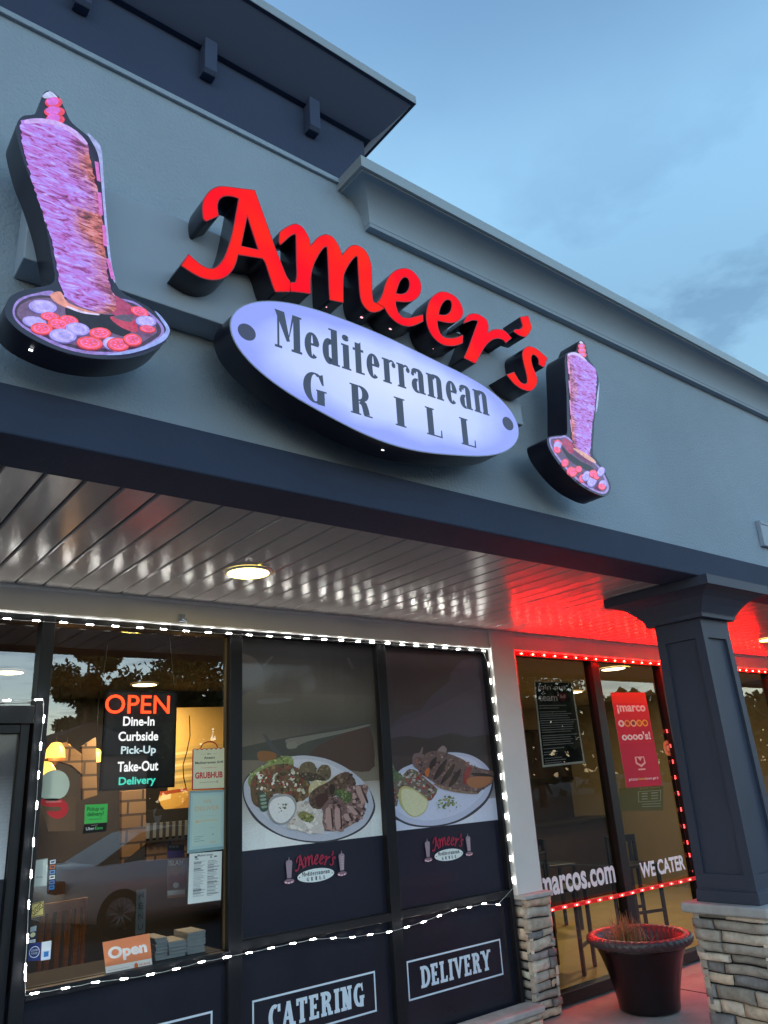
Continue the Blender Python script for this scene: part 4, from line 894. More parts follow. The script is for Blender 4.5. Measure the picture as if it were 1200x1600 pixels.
string('light_string', 'white LED light string drooping along the bottom of the restaurant windows', 'white light strings', t3, YS, MW, M_wire, ends=((t2[-1][0] + .012, t2[-1][1] - .05), P(40, 1556, YS)), seed=3)
t4 = cp(0, 940, 2.425, [(165, 445), (153, 548), (145, 657), (138, 772), (126, 912), (117, 1032), (108, 1148), (104, 1275), (95, 1388), (95, 1420)], YS)
string('light_string', 'white LED light string hanging down between the door and the clear window', 'white light strings', t4, YS, MW, M_wire, ends=(P(68, 1094, YS), P(40, 1556, YS)), seed=4)
t5 = cp(0, 940, 2.425, [(145, 372), (25, 375)], YS)
t5 += [(t5[1][0] - (t5[0][0] - t5[1][0]), t5[1][1])]
string('light_string', 'white LED light string across the top of the door at the left edge', 'white light strings', t5, YS, MW, M_wire, ends=(P(68, 1094, YS), (t5[-1][0] - .1, t5[-1][1])), seed=5)
r1 = cp(780, 980, 3.53, [(117, 145), (180, 150), (240, 155), (300, 160), (357, 164), (415, 170), (470, 174), (525, 178), (578, 182), (630, 186), (682, 190), (732, 193), (780, 197), (827, 201), (875, 204)], YS)
dxr = (r1[-1][0] - r1[0][0]) / 14; zr = sum(p[1] for p in r1) / len(r1)
full = [(r1[0][0] + dxr * k, zr) for k in range(30)]
M_redtube = mat('red_lit_channel', (0.25, 0.01, 0.01), 0.4, emit=(1, .004, .006), estr=0.16)
def red(name, label, pts, seed, ch_=.0085, mats=MRD):
    t = string(name, label, 'red light strips', pts, YS - .004, mats, M_wirer, L_=0.062, hgt=0.016, chips=1, seed=seed, drop=.001, ch_=ch_)
    mb = MB()
    for a, b in zip([(pts[0][0] * 1.5 - pts[1][0] * .5, pts[0][1] * 1.5 - pts[1][1] * .5)] + pts, pts + [(pts[-1][0] * 1.5 - pts[-2][0] * .5, pts[-1][1] * 1.5 - pts[-2][1] * .5)]):
        i = len(mb.v); hh = .015; y0, y1 = YS - .0005, YS + .011
        mb.v += [(q[0], y, q[1] + d) for q in (a, b) for y in (y0, y1) for d in (-hh, hh)]
        for f in ((0, 1, 5, 4), (2, 6, 7, 3), (0, 4, 6, 2), (1, 3, 7, 5)): mb.face([i + k for k in f])
    o = obj('channel', mb, M_redtube, t); o.matrix_parent_inverse = Matrix.Translation(t.location).inverted()
    return t
red('red_light_strip', 'red LED strip along the top of the pizza shop windows', full, 6, .014)
r2_ = cp(800, 1300, 3, [(185, 365), (243, 351), (300, 341), (355, 328), (408, 318), (460, 308), (512, 296), (561, 285), (607, 272), (653, 262), (698, 252), (743, 242), (787, 234), (829, 223), (871, 214)], YS)
red('red_light_strip', 'red LED strip across the lower part of the pizza shop windows', r2_, 7, .0085, MRB)
vr = cp(780, 980, 3.53, [(922, 573), (942, 655), (955, 742), (968, 828), (985, 917), (1000, 1005), (1017, 1098), (1035, 1187), (1047, 1257), (1068, 1350)], 4.588)
string('red_light_strip', 'faint red LED strip running up the pizza shop glass next to the porch column', 'red light strips', vr, 4.588, MRS, M_wirer, L_=0.04, hgt=0.011, chips=3, seed=8)
# ================================================================ window graphics
M_film = attr_mat('window_film_print', rough=0.35, spec=0.45, coat=0.35, gain=1.5, var=.10, vscale=110)
M_film.node_tree.nodes['Principled BSDF'].inputs['Coat Roughness'].default_value = 0.06
def add_translucent(m, f):
    n = m.node_tree.nodes; l = m.node_tree.links; b = n['Principled BSDF']; out = n['Material Output']
    src = b.inputs['Base Color'].links[0].from_socket; t = n.new('ShaderNodeBsdfTranslucent'); l.new(src, t.inputs[0])
    mx = n.new('ShaderNodeMixShader'); mx.inputs[0].default_value = f; l.new(b.outputs[0], mx.inputs[1]); l.new(t.outputs[0], mx.inputs[2]); l.new(mx.outputs[0], out.inputs[0])
M_paper = attr_mat('printed_paper', rough=0.6, spec=0.3, gain=1.5); add_translucent(M_paper, 0.2)
M_vinyl = attr_mat('cut_vinyl', rough=0.45, spec=0.4, gain=1.45)
YF = 4.598
def g(v, b=0): return (s2l(v / 255), s2l(v / 255), s2l(min(255, v + b) / 255), 1)
def cf(ox, oy, s, pts): return crop(ox, oy, s, pts)
def clipx(p, x0, x1): return [(min(max(q[0], x0), x1), q[1]) for q in p]
LOGO = []
def logo(pr, fx):
    """the restaurant's emblem: script name over an oval between two spits; fx maps (0..1, 0..1) to the window"""
    sc_ = lambda pts: [fx(a, b) for a, b in pts]
    RD = rgb(150, 36, 62); OV = rgb(205, 222, 228); TX = rgb(60, 70, 80); SP = rgb(142, 124, 136); SW = rgb(214, 206, 214)
    pr.poly(sc_([(0.5 + .31 * math.cos(6.2832 * k / 40), 0.27 + .21 * math.sin(6.2832 * k / 40)) for k in range(40)]), OV)
    # script letters reuse the wall sign's own outlines
    allp = [q for out, _ in LET for q in out]; ax0, ax1 = min(q[0] for q in allp), max(q[0] for q in allp); az0, az1 = min(q[1] for q in allp), max(q[1] for q in allp)
    pr.lay()
    for out, holes in LET:
        pr.poly(sc_([(0.15 + .70 * (a - ax0) / (ax1 - ax0), 0.46 + .52 * (b - az0) / (az1 - az0)) for a, b in out]), RD)
        for h in holes: pr.poly(sc_([(0.15 + .70 * (a - ax0) / (ax1 - ax0), 0.46 + .52 * (b - az0) / (az1 - az0)) for a, b in h]), rgb(26, 28, 42))
    pr.serif('Mediterranean', fx(.265, .41), fx(.735, .41), fx(.265, .28), TX, .19, .07, .06, .05, .075)
    for i, ch in enumerate('GRILL'):
        x = .36 + i * .07; pr.serif(ch, fx(x - .018, .23), fx(x + .018, .23), fx(x - .018, .12), TX, .20, .07, .06, .05, 0)
    for x in (.225, .775): pr.poly(sc_([(x + .012 * math.cos(k * .785), .27 + .012 * math.sin(k * .785)) for k in range(8)]), TX)
    for x in (.055, .945):
        sg = 1 if x < .5 else -1
        pr.poly(sc_([(x - .05, .78), (x - .035, .84), (x + .04, .84), (x + .055, .78), (x + .035 , .3), (x - .03, .3)]), SP)
        pr.poly(sc_([(x - .008, .84), (x + .012, .84), (x + .006, .96)]), SP)
        pr.poly(sc_([(x + .085 * math.cos(6.2832 * k / 16), .2 + .075 * math.sin(6.2832 * k / 16)) for k in range(16)]), rgb(120, 96, 110))
        for k in range(7): a = 3.3 + k * .46; pr.poly(sc_([(x + .062 * math.cos(a) + .02 * math.cos(q * 1.05), .2 + .05 * math.sin(a) + .022 * math.sin(q * 1.05)) for q in range(6)]), SW if k % 2 else rgb(196, 120, 130))
        for k in range(8): pr.poly(sc_([(x - .035, .35 + k * .055), (x + .04, .36 + k * .055 + .02 * sg), (x + .03, .375 + k * .055)]), rgb(176, 156, 166))
# ---- left film: mixed grill platter
xa, xb = 2.426, 3.543
rnd = random.Random(12)
p1 = Print(YF)
p1.grid(xa, xb, 0.874, 1.353, 1, 1, lambda u, v: rgb(26, 28, 42))
def sky1(u, v):
    # bright table below, dim sea and sky above
    n_ = mnoise.noise((u * 3, v * 5, 1.3)) * 10
    if v < .27: c = lerp(rgb(205, 208, 206), rgb(150, 140, 132), max(0, (v - .10) / .17)) if v > .10 else rgb(206, 210, 210)
    elif v < .58: c = lerp(rgb(112, 102, 90), rgb(70, 66, 60), (v - .27) / .31)
    elif v < .72: c = lerp(rgb(72, 66, 56), rgb(84, 78, 72), (v - .58) / .14)
    else: c = lerp(rgb(80, 74, 68), rgb(44, 44, 48), min(1, (v - .72) / .20))
    f = 1 + n_ / 40 + (.18 * (1 - u) if v > .3 else 0)
    return tuple(min(1, c[k] * f) for k in range(3)) + (1,)
p1.grid(xa, xb, 1.353, 2.673, 12, 80, sky1)
C1 = lambda pts, col_, sm=4: p1.px(cf(350, 980, 2.5, pts), col_, 0, sm)
C1([(62, 470), (200, 440), (380, 405), (565, 372), (575, 420), (590, 545), (430, 520), (62, 520)], rgb(62, 62, 56), 0)
C1([(330, 500), (480, 410), (570, 395), (585, 545), (500, 560)], rgb(70, 52, 44), 3)
C1([(240, 440), (320, 425), (470, 400), (560, 380), (565, 386), (460, 415), (330, 445), (270, 470)], rgb(106, 104, 96), 3)
C1([(245, 455), (280, 448), (285, 470), (250, 475)], rgb(112, 110, 100), 3)
C1([(150, 416), (160, 416), (225, 500), (212, 515), (198, 508)], rgb(66, 66, 66), 0)
C1([(130, 490), (165, 483), (205, 495), (195, 520), (140, 522)], rgb(122, 82, 46), 3)
C1([(62, 115), (90, 108), (125, 125), (150, 165), (152, 205), (130, 235), (95, 252), (62, 258)], rgb(74, 70, 72), 3)
C1([(188, 110), (193, 118), (160, 152), (152, 146)], rgb(70, 70, 72), 0); C1([(478, 122), (488, 118), (510, 160), (500, 165)], rgb(62, 62, 66), 0)
C1([(130, 285), (200, 277), (262, 279), (262, 286), (210, 297), (140, 300)], rgb(92, 90, 88), 3)
Pk = lambda pts, col_, sm=3: p1.px(cf(370, 1170, 5.217, pts), col_, 0, sm)
# plate with its shadow and rim
Pk([(45, 330), (70, 240), (160, 160), (330, 80), (560, 50), (760, 90), (930, 180), (1060, 300), (1120, 420), (1120, 520), (1040, 640), (900, 720), (720, 765), (520, 755), (330, 700), (160, 590), (70, 450)], rgb(58, 56, 60), 4)
Pk([(56, 320), (80, 245), (170, 160), (330, 85), (480, 58), (600, 58), (760, 92), (930, 180), (1060, 300), (1108, 420), (1108, 500), (1040, 620), (900, 705), (740, 748), (600, 752), (460, 730), (330, 685), (180, 580), (80, 440)], rgb(170, 172, 184), 4)
Pk([(110, 320), (180, 200), (330, 118), (480, 88), (600, 88), (740, 120), (900, 205), (1010, 310), (1060, 420), (1050, 500), (990, 590), (870, 660), (740, 690), (600, 690), (460, 668), (330, 615), (210, 530), (130, 430)], rgb(184, 186, 196), 4)
def inside(poly, x, y):
    c = False; j = len(poly) - 1
    for i in range(len(poly)):
        if (poly[i][1] > y) != (poly[j][1] > y) and x < (poly[j][0] - poly[i][0]) * (y - poly[i][1]) / (poly[j][1] - poly[i][1]) + poly[i][0]: c = not c
        j = i
    return c
def scatter(pk, poly, n, cols, r0, r1, sq=1.0, seed=1):
    r = random.Random(seed); xs_ = [q[0] for q in poly]; ys_ = [q[1] for q in poly]; k = 0
    while k < n:
        x, y = r.uniform(min(xs_), max(xs_)), r.uniform(min(ys_), max(ys_))
        if not inside(poly, x, y): continue
        k += 1; rr = r.uniform(r0, r1); a0 = r.random() * 6.28; m = r.choice((5, 6, 7)); e = r.uniform(.5, 1.0); ro = r.random() * 3.14
        pts = []
        for q in range(m):
            a = a0 + 6.2832 * q / m; f = rr * r.uniform(.65, 1.1); u, v = f * math.cos(a), f * e * math.sin(a)
            pts.append((x + u * math.cos(ro) - v * math.sin(ro), y + (u * math.sin(ro) + v * math.cos(ro)) * sq))
        c = r.choice(cols); f = r.uniform(.75, 1.2); pk(pts, tuple(min(1, c[i] * f) for i in range(3)) + (1,), 0)
lett = [(90, 260), (120, 200), (180, 150), (240, 125), (260, 95), (320, 85), (370, 60), (440, 62), (462, 100), (455, 150), (380, 200), (250, 240), (160, 330), (110, 320)]
Pk(lett, rgb(122, 132, 82)); scatter(Pk, lett, 60, [rgb(140, 152, 96), rgb(108, 122, 64), rgb(158, 166, 110), rgb(90, 104, 56)], 10, 24, seed=2)
sal = [(120, 250), (230, 160), (380, 120), (480, 150), (560, 230), (600, 300), (570, 400), (480, 440), (400, 380), (300, 370), (240, 460), (180, 480), (120, 420)]
Pk(sal, rgb(96, 74, 54)); scatter(Pk, sal, 190, [rgb(118, 84, 58), rgb(122, 62, 50), rgb(92, 90, 54), rgb(70, 62, 44), rgb(134, 104, 70), rgb(56, 48, 40)], 8, 24, seed=3)
scatter(Pk, [(170, 200), (460, 160), (590, 290), (560, 380), (430, 350), (300, 330), (190, 420), (150, 300)], 46, [rgb(196, 192, 178), rgb(176, 170, 150), rgb(206, 204, 194)], 8, 22, seed=4)
scatter(Pk, [(170, 200), (420, 150), (590, 290), (560, 380), (430, 380), (300, 300), (190, 420)], 36, [rgb(150, 58, 52), rgb(132, 48, 46), rgb(110, 112, 62)], 8, 18, seed=5)
cuc = [(180, 340), (240, 380), (260, 470), (220, 515), (180, 480)]
Pk(cuc, rgb(64, 76, 66)); [Pk([(185 + k * 4, 380 + k * 30), (225 + k * 5, 372 + k * 30), (232 + k * 4, 388 + k * 30), (192 + k * 4, 396 + k * 30)], rgb(130, 146, 130)) for k in range(4)]
# falafel, kebab, shaved meat, hummus, sauce
for pts, c in (([(505, 190), (520, 130), (570, 105), (620, 115), (645, 160), (640, 210), (600, 260), (540, 250)], rgb(96, 84, 62)), ([(650, 180), (690, 135), (740, 135), (764, 180), (755, 240), (700, 262), (655, 240)], rgb(92, 78, 58)), ([(500, 200), (640, 200), (720, 250), (700, 262), (560, 260)], rgb(60, 50, 40))): Pk(pts, c); scatter(Pk, pts, 26, [rgb(112, 98, 74), rgb(78, 66, 48), rgb(124, 108, 82)], 5, 13, seed=len(pts))
peps = [(580, 360), (600, 280), (650, 255), (740, 265), (800, 215), (760, 300), (640, 400)]
Pk(peps, rgb(176, 166, 128)); scatter(Pk, peps, 24, [rgb(196, 190, 160), rgb(150, 146, 96)], 6, 14, seed=8)
keb = [(585, 390), (640, 320), (740, 270), (820, 210), (905, 190), (960, 260), (960, 300), (880, 340), (800, 380), (720, 440), (680, 490), (610, 500)]
Pk(keb, rgb(86, 66, 54)); scatter(Pk, keb, 90, [rgb(104, 82, 66), rgb(68, 50, 42), rgb(122, 98, 80), rgb(58, 42, 36)], 7, 20, seed=9)
Pk([(640, 390), (720, 360), (740, 420), (690, 470), (650, 470)], rgb(66, 40, 36)); Pk([(750, 300), (790, 295), (790, 360), (755, 370)], rgb(50, 36, 32))
shv = [(690, 480), (760, 400), (850, 385), (880, 320), (950, 300), (1060, 300), (1050, 380), (1035, 480), (1020, 560), (930, 620), (830, 665), (700, 660), (680, 560)]
Pk(shv, rgb(110, 84, 80)); scatter(Pk, shv, 150, [rgb(132, 104, 98), rgb(94, 70, 68), rgb(152, 122, 116), rgb(70, 50, 50), rgb(166, 138, 130)], 8, 26, seed=10)
for a in ((715, 500, 760, 650), (790, 500, 830, 650), (900, 480, 980, 540), (960, 320, 1040, 440), (860, 540, 920, 590)):
    Pk([(a[0], a[1]), (a[0] + 40, a[1] - 10), (a[2] + 10, a[3] - 20), (a[2] - 30, a[3])], rgb(162, 132, 126)); Pk([(a[0] + 44, a[1]), (a[0] + 54, a[1]), (a[2] + 22, a[3] - 20), (a[2] + 12, a[3])], rgb(64, 44, 44))
grn = [(790, 345), (850, 330), (930, 370), (925, 420), (890, 440), (800, 372)]
Pk(grn, rgb(72, 84, 50)); scatter(Pk, grn, 22, [rgb(96, 112, 62), rgb(54, 66, 40), rgb(120, 134, 84)], 6, 14, seed=11)
hum = [(400, 640), (440, 560), (480, 440), (560, 430), (620, 490), (690, 500), (690, 600), (705, 660), (680, 690), (560, 680), (470, 660)]
Pk(hum, rgb(186, 178, 172)); scatter(Pk, hum, 40, [rgb(196, 190, 184), rgb(172, 162, 154), rgb(204, 198, 192)], 12, 30, seed=12)
Pk([(490, 545), (520, 510), (570, 520), (625, 555), (600, 595), (540, 590)], rgb(120, 118, 70)); scatter(Pk, [(490, 540), (600, 530), (620, 570), (540, 590)], 16, [rgb(72, 78, 48), rgb(150, 146, 84), rgb(86, 90, 56)], 6, 16, seed=13)
scatter(Pk, [(630, 500), (690, 500), (650, 600), (480, 620), (430, 560), (490, 480)], 12, [rgb(60, 56, 48)], 3, 7, seed=14)
Pk([(245, 470), (270, 400), (330, 372), (410, 372), (465, 410), (480, 480), (450, 560), (390, 612), (320, 608), (265, 560)], rgb(140, 140, 142)); Pk([(255, 480), (280, 420), (340, 392), (410, 392), (452, 430), (466, 490), (440, 550), (380, 600), (320, 598), (275, 550)], rgb(204, 204, 204))
scatter(Pk, [(330, 450), (400, 440), (410, 480), (370, 500), (335, 520)], 14, [rgb(70, 80, 50), rgb(96, 106, 66)], 4, 12, seed=15)
lx0, lz0 = P(444, 1385, YF); lx1 = P(535, 1335, YF)[0]
logo(p1, lambda a, b: (2.748 + .455 * a, 1.112 + .188 * b))
f1 = thing('window_graphic', 'window film picturing a mixed grill platter with salad and white sauce', 'window graphic', 'food pictures on the restaurant windows'); obj('printed_film', p1, M_film, f1, fixn=False); finish(f1)
# ---- right film: whole fish platter
xa, xb = 3.632, 4.699
p2 = Print(YF)
p2.grid(xa, xb, 0.874, 1.37, 1, 1, lambda u, v: rgb(26, 27, 42))
def sky2(u, v):
    n_ = mnoise.noise((u * 4, v * 6, 7.3)) * 10
    c = rgb(190, 196, 214) if v < .12 else lerp(rgb(150, 146, 152), rgb(66, 56, 54), min(1, (v - .12) / .16)) if v < .28 else lerp(rgb(62, 52, 50), rgb(48, 42, 46), (v - .28) / .72)
    f = 1 + n_ / 45
    return tuple(min(1, c[k] * f) for k in range(3)) + (1,)
p2.grid(xa, xb, 1.37, 2.673, 12, 80, sky2)
C2 = lambda pts, col_, sm=3: p2.px(cf(350, 980, 2.5, pts), col_, 0, sm)
C2([(640, 395), (700, 345), (770, 320), (820, 260), (880, 210), (885, 180), (930, 130), (1030, 110), (1050, 420), (960, 430), (900, 415), (800, 440), (720, 430), (640, 440)], rgb(60, 54, 64), 0)
C2([(640, 400), (760, 350), (850, 300), (930, 260), (1030, 230), (1050, 420), (900, 410), (800, 435), (640, 435)], rgb(66, 58, 68), 2)
C2([(640, 440), (720, 425), (800, 435), (880, 415), (960, 430), (1050, 420), (1052, 500), (640, 500)], rgb(50, 42, 42), 2)
Qk = lambda pts, col_, sm=3: p2.px([(q[0], q[1]) + tuple(z) for q, z in zip(cf(600, 1150, 6.316, [(a[0], a[1]) for a in pts]), [a[2:] for a in pts])], col_, 0, sm)
def lim(pts): return pts
Qk([(72, 440), (160, 330), (270, 270), (520, 170), (700, 150), (850, 180), (980, 250), (1068, 350), (1075, 500), (1020, 640), (880, 770), (700, 860), (480, 900), (280, 890), (150, 840), (74, 775)], rgb(54, 54, 66), 4)
Qk([(72, 450, 1), (160, 335), (270, 280), (520, 180), (700, 162), (850, 188), (970, 255), (1050, 350), (1062, 480), (1005, 620), (870, 745), (700, 840), (480, 885), (280, 870), (150, 815), (72, 750, 1)], rgb(172, 178, 200), 4)
Qk([(72, 480, 1), (180, 365), (290, 310), (520, 215), (700, 195), (840, 218), (940, 280), (1005, 365), (1015, 470), (960, 590), (830, 705), (680, 785), (480, 830), (300, 820), (170, 765), (72, 690, 1)], rgb(184, 190, 212), 4)
ch_ = [(72, 600), (90, 470), (170, 400), (250, 325), (330, 350), (420, 430), (520, 520), (500, 590), (440, 640), (300, 560), (160, 520), (130, 690), (72, 660)]
Qk(ch_, rgb(104, 92, 86)); scatter(Qk, ch_, 150, [rgb(140, 54, 50), rgb(178, 178, 168), rgb(96, 104, 72), rgb(120, 84, 70), rgb(150, 150, 140), rgb(70, 66, 58), rgb(126, 44, 44)], 8, 22, seed=21)
lf = [(52, 300), (90, 280), (110, 340), (170, 380), (180, 420), (120, 440), (56, 470)]
Qk([(max(72, a), b) for a, b in lf], rgb(84, 98, 70)); scatter(Qk, [(max(80, a), b) for a, b in lf], 26, [rgb(108, 124, 88), rgb(70, 84, 56)], 6, 16, seed=22)
Qk([(140, 560), (170, 505), (215, 495), (290, 520), (370, 575), (430, 630), (430, 690), (390, 760), (310, 800), (240, 775), (170, 700), (145, 640)], rgb(172, 166, 110)); Qk([(165, 570), (190, 520), (290, 535), (365, 590), (422, 640), (422, 690), (385, 750), (310, 790), (245, 765), (185, 690)], rgb(192, 192, 158))
hb_ = [(510, 640), (560, 600), (650, 590), (720, 640), (690, 680), (590, 720), (540, 720)]
scatter(Qk, hb_, 60, [rgb(110, 124, 84), rgb(84, 98, 62), rgb(146, 150, 90)], 6, 16, seed=23); scatter(Qk, [(460, 740), (520, 680), (700, 640), (740, 660), (850, 640), (700, 740), (560, 800)], 16, [rgb(92, 104, 84)], 4, 10, seed=24)
# the fish: body, fins, gill, slashes
Qk([(520, 155), (575, 95), (615, 125), (600, 165)], rgb(128, 112, 110)); Qk([(275, 240), (290, 180), (340, 165), (355, 150), (372, 110), (382, 118), (375, 190), (400, 200), (370, 330), (330, 330), (290, 300)], rgb(106, 90, 92))
fish = [(300, 230), (340, 200), (390, 180), (470, 150), (560, 155), (680, 190), (790, 240), (860, 295), (1000, 330), (1075, 350), (1085, 400), (1060, 470), (980, 520), (920, 560), (830, 560), (700, 540), (560, 500), (430, 420), (360, 370), (330, 330)]
fish = [(min(a, 1078), b) for a, b in fish]
Qk(fish, rgb(98, 78, 76)); scatter(Qk, fish, 220, [rgb(120, 98, 96), rgb(84, 66, 64), rgb(138, 114, 110), rgb(70, 54, 54), rgb(110, 90, 90), rgb(130, 92, 74)], 7, 22, seed=25)
for a in ((500, 210, 440, 330, 30), (600, 235, 490, 430, 34), (680, 280, 560, 470, 30), (740, 330, 640, 500, 28)):
    Qk([(a[0], a[1]), (a[0] + 14, a[1] + 8), ((a[0] + a[2]) / 2 + a[4], (a[1] + a[3]) / 2 + 20), (a[2] + 10, a[3]), (a[2] - 8, a[3] - 6), ((a[0] + a[2]) / 2 - a[4] * .4, (a[1] + a[3]) / 2 - 20)], rgb(44, 32, 34)); Qk([((a[0] + a[2]) / 2 + a[4], (a[1] + a[3]) / 2 + 24), (a[2] + 40, a[3] - 20), (a[2] + 22, a[3])], rgb(150, 112, 92))
Qk([(800, 330), (850, 300), (840, 380), (800, 470), (780, 470), (785, 400)], rgb(128, 44, 44)); Qk([(810, 430), (900, 400), (1040, 400), (1060, 440), (960, 510), (840, 500)], rgb(150, 98, 66)); Qk([(860, 365), (1000, 370), (1075, 400), (1000, 400), (880, 392)], rgb(40, 28, 30)); Qk([(395, 350), (440, 310), (440, 370), (415, 410)], rgb(168, 98, 52)); Qk([(480, 470), (560, 520), (700, 555), (880, 575), (920, 560), (700, 530), (560, 490)], rgb(126, 104, 92))
scatter(Qk, [(500, 480), (600, 500), (900, 560), (700, 545), (560, 520)], 30, [rgb(150, 130, 112), rgb(104, 84, 70)], 5, 14, seed=26)
logo(p2, lambda a, b: (3.914 + .458 * a, 1.120 + .188 * b))
f2 = thing('window_graphic', 'window film picturing a whole grilled fish platter with lemon', 'window graphic', 'food pictures on the restaurant windows'); obj('printed_film', p2, M_film, f2, fixn=False); finish(f2)
# ---- door film
pd_ = Print(4.597)
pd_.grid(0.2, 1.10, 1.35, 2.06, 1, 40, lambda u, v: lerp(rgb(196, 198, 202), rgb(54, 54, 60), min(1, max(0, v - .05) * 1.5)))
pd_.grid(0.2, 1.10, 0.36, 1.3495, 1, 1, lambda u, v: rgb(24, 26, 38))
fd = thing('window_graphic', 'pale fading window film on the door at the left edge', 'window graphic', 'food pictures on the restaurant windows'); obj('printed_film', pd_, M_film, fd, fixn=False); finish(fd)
# ---- white lettering on the lower black panels
SIL = rgb(188, 200, 212)
def boxed(word, label, x0, x1, z0, z1, tx0, tx1, tz0, tz1):
    p = Print(4.591); t_ = 0.011
    p.lay()
    for q in (rect(x0, x1, z0, z0 + t_), rect(x0, x1, z1 - t_, z1), rect(x0, x0 + t_, z0 + t_, z1 - t_), rect(x1 - t_, x1, z0 + t_, z1 - t_)): p.poly(q, SIL, lay=False)
    if word: p.serif(word, (tx0, tz1), (tx1, tz1), (tx0, tz0), SIL, .20, .155, .14, .055, .085)
    t = thing('vinyl_lettering', label, 'lettering', 'boxed white words on the black panels'); obj('cut_letters', p, M_vinyl, t, fixn=False); return finish(t)
def sx(px, py): return P(350 + px / 2.264, 1280 + py / 2.264, 4.591)
a, b = sx(157, 668), sx(497, 640); c = sx(495, 588)
boxed('CATERING', 'white boxed word CATERING on the black window panel', 2.513, 3.412, 0.318, 0.547, sx(157, 668)[0], sx(497, 640)[0], 0.370, 0.500)
boxed('DELIVERY', 'white boxed word DELIVERY on the black window panel', 3.681, 4.584, 0.322, 0.556, sx(696, 560)[0], sx(944, 520)[0], 0.376, 0.505)
boxed('', 'corner of a white box outline on the black panel under the clear window', 1.36, 2.262, 0.318, 0.547, 0, 0, 0, 0)
# ================================================================ posters, stickers and the things in the windows
class Poster(Print):
    def __init__(s, corners, Y, base, eps=3e-5):
        super().__init__(Y, eps); s.c = [P(q[0], q[1], Y) for q in corners]      # TL TR BR BL
        if base: s.poly(s.c, base)
    def m(s, a, b):
        tl, tr, br, bl = s.c
        return tuple((tl[k] * (1 - a) + tr[k] * a) * (1 - b) + (bl[k] * (1 - a) + br[k] * a) * b for k in (0, 1))
    def r(s, a0, b0, a1, b1, col): return s.poly([s.m(a0, b0), s.m(a1, b0), s.m(a1, b1), s.m(a0, b1)], col)
    def t(s, txt, a0, b0, a1, b1, col, bold=0.012): return s.text(txt, s.m(a0, b0), s.m(a1, b0), s.m(a0, b1), col, bold)
    def e(s, a, b, ra, rb, col, n=20): return s.poly([s.m(a + ra * math.cos(6.2832 * k / n), b + rb * math.sin(6.2832 * k / n)) for k in range(n)], col)
    def pl(s, pts, col): return s.poly([s.m(*q) for q in pts], col)
    def done(s, name, label, cat, group=None, mt=None, thick=0.0008):
        t = thing(name, label, cat, group)
        obj('sheet', MB().prism_y([tuple(q) for q in s.c], s.Y + .0001, s.Y + min(thick, .0016)), M_sheet, t)
        obj('print', s, mt or M_paper, t, fixn=False); return finish(t)
M_sheet = mat('paper_back', (0.9, 0.9, 0.88), 0.7)
_n = M_sheet.node_tree.nodes; _t = _n.new('ShaderNodeBsdfTranslucent'); _t.inputs[0].default_value = (.95, .95, .93, 1); _x = _n.new('ShaderNodeMixShader'); _x.inputs[0].default_value = .8
M_sheet.node_tree.links.new(_n['Principled BSDF'].outputs[0], _x.inputs[1]); M_sheet.node_tree.links.new(_t.outputs[0], _x.inputs[2]); M_sheet.node_tree.links.new(_x.outputs[0], _n['Material Output'].inputs[0])
YI = 4.598; YIN = 4.612
BLK = rgb(14, 14, 16)
# --- left window
q = cf(280, 1140, 5.714, [(118, 178), (412, 163), (414, 527), (112, 540)])
p = Poster(q, YI, rgb(150, 40, 48)); p.r(.035, .02, .965, .975, rgb(206, 210, 184))
for k in range(7): p.pl([(k / 7, .02), ((k + .5) / 7, -.025), ((k + 1) / 7, .02)], rgb(206, 210, 184)); p.pl([(k / 7, .012), ((k + .5) / 7, -.03), ((k + 1) / 7, .012), ((k + 1) / 7, .03), ((k + .5) / 7, -.012), (k / 7, .03)], rgb(150, 40, 48))
hp_ = [(.5 + .27 * math.cos(math.pi * k / 14), -.02 - .17 * math.sin(math.pi * k / 14)) for k in range(15)]; hi_ = [(.5 + .23 * math.cos(math.pi * k / 14), -.02 - .14 * math.sin(math.pi * k / 14)) for k in range(15)]
for k in range(14): p.pl([hp_[k], hp_[k + 1], hi_[k + 1], hi_[k]], rgb(150, 40, 48))
p.t('MY', .45, .115, .56, .145, rgb(90, 90, 84)); p.r(.25, .13, .40, .134, rgb(140, 130, 110)); p.r(.6, .13, .75, .134, rgb(140, 130, 110))
p.t('Ameers', .35, .19, .67, .255, rgb(34, 34, 34)); p.t('Mediterranean Grill', .09, .31, .92, .37, rgb(34, 34, 34)); p.t('is available on', .30, .455, .70, .48, rgb(170, 80, 76), .0); p.r(.24, .466, .28, .47, rgb(170, 80, 76)); p.r(.72, .466, .76, .47, rgb(170, 80, 76))
p.t('GRUBHUB', .09, .575, .91, .73, rgb(182, 56, 62), .03); p.r(.22, .82, .7, .827, rgb(110, 110, 100)); p.r(.72, .79, .77, .85, rgb(170, 170, 150))
p.done('poster', 'cream bag-shaped poster with red rim reading GRUBHUB on the clear window', 'poster')
q = cf(280, 1140, 5.714, [(90, 548), (415, 536), (410, 1066), (72, 1106)])
p = Poster(q, YI - .003, rgb(120, 152, 160)); p.r(.05, .04, .95, .95, rgb(160, 188, 190)); p.r(.11, .08, .89, .90, rgb(172, 194, 188)); p.t('WE', .38, .155, .62, .215, rgb(184, 170, 140)); p.t('DELIVER', .16, .26, .83, .335, rgb(186, 172, 142)); p.r(.18, .42, .75, .424, rgb(150, 176, 170))
p.e(.24, .51, .05, .02, rgb(196, 176, 132)); p.r(.32, .49, .80, .51, rgb(190, 182, 150)); p.r(.58, .62, .70, .623, rgb(120, 150, 150)); p.e(.66, .735, .02, .01, rgb(110, 140, 140))
for k in range(3): p.r(.17, .75 + k * .035, .17 + (.24, .16, .27)[k], .757 + k * .035, rgb(110, 140, 148))
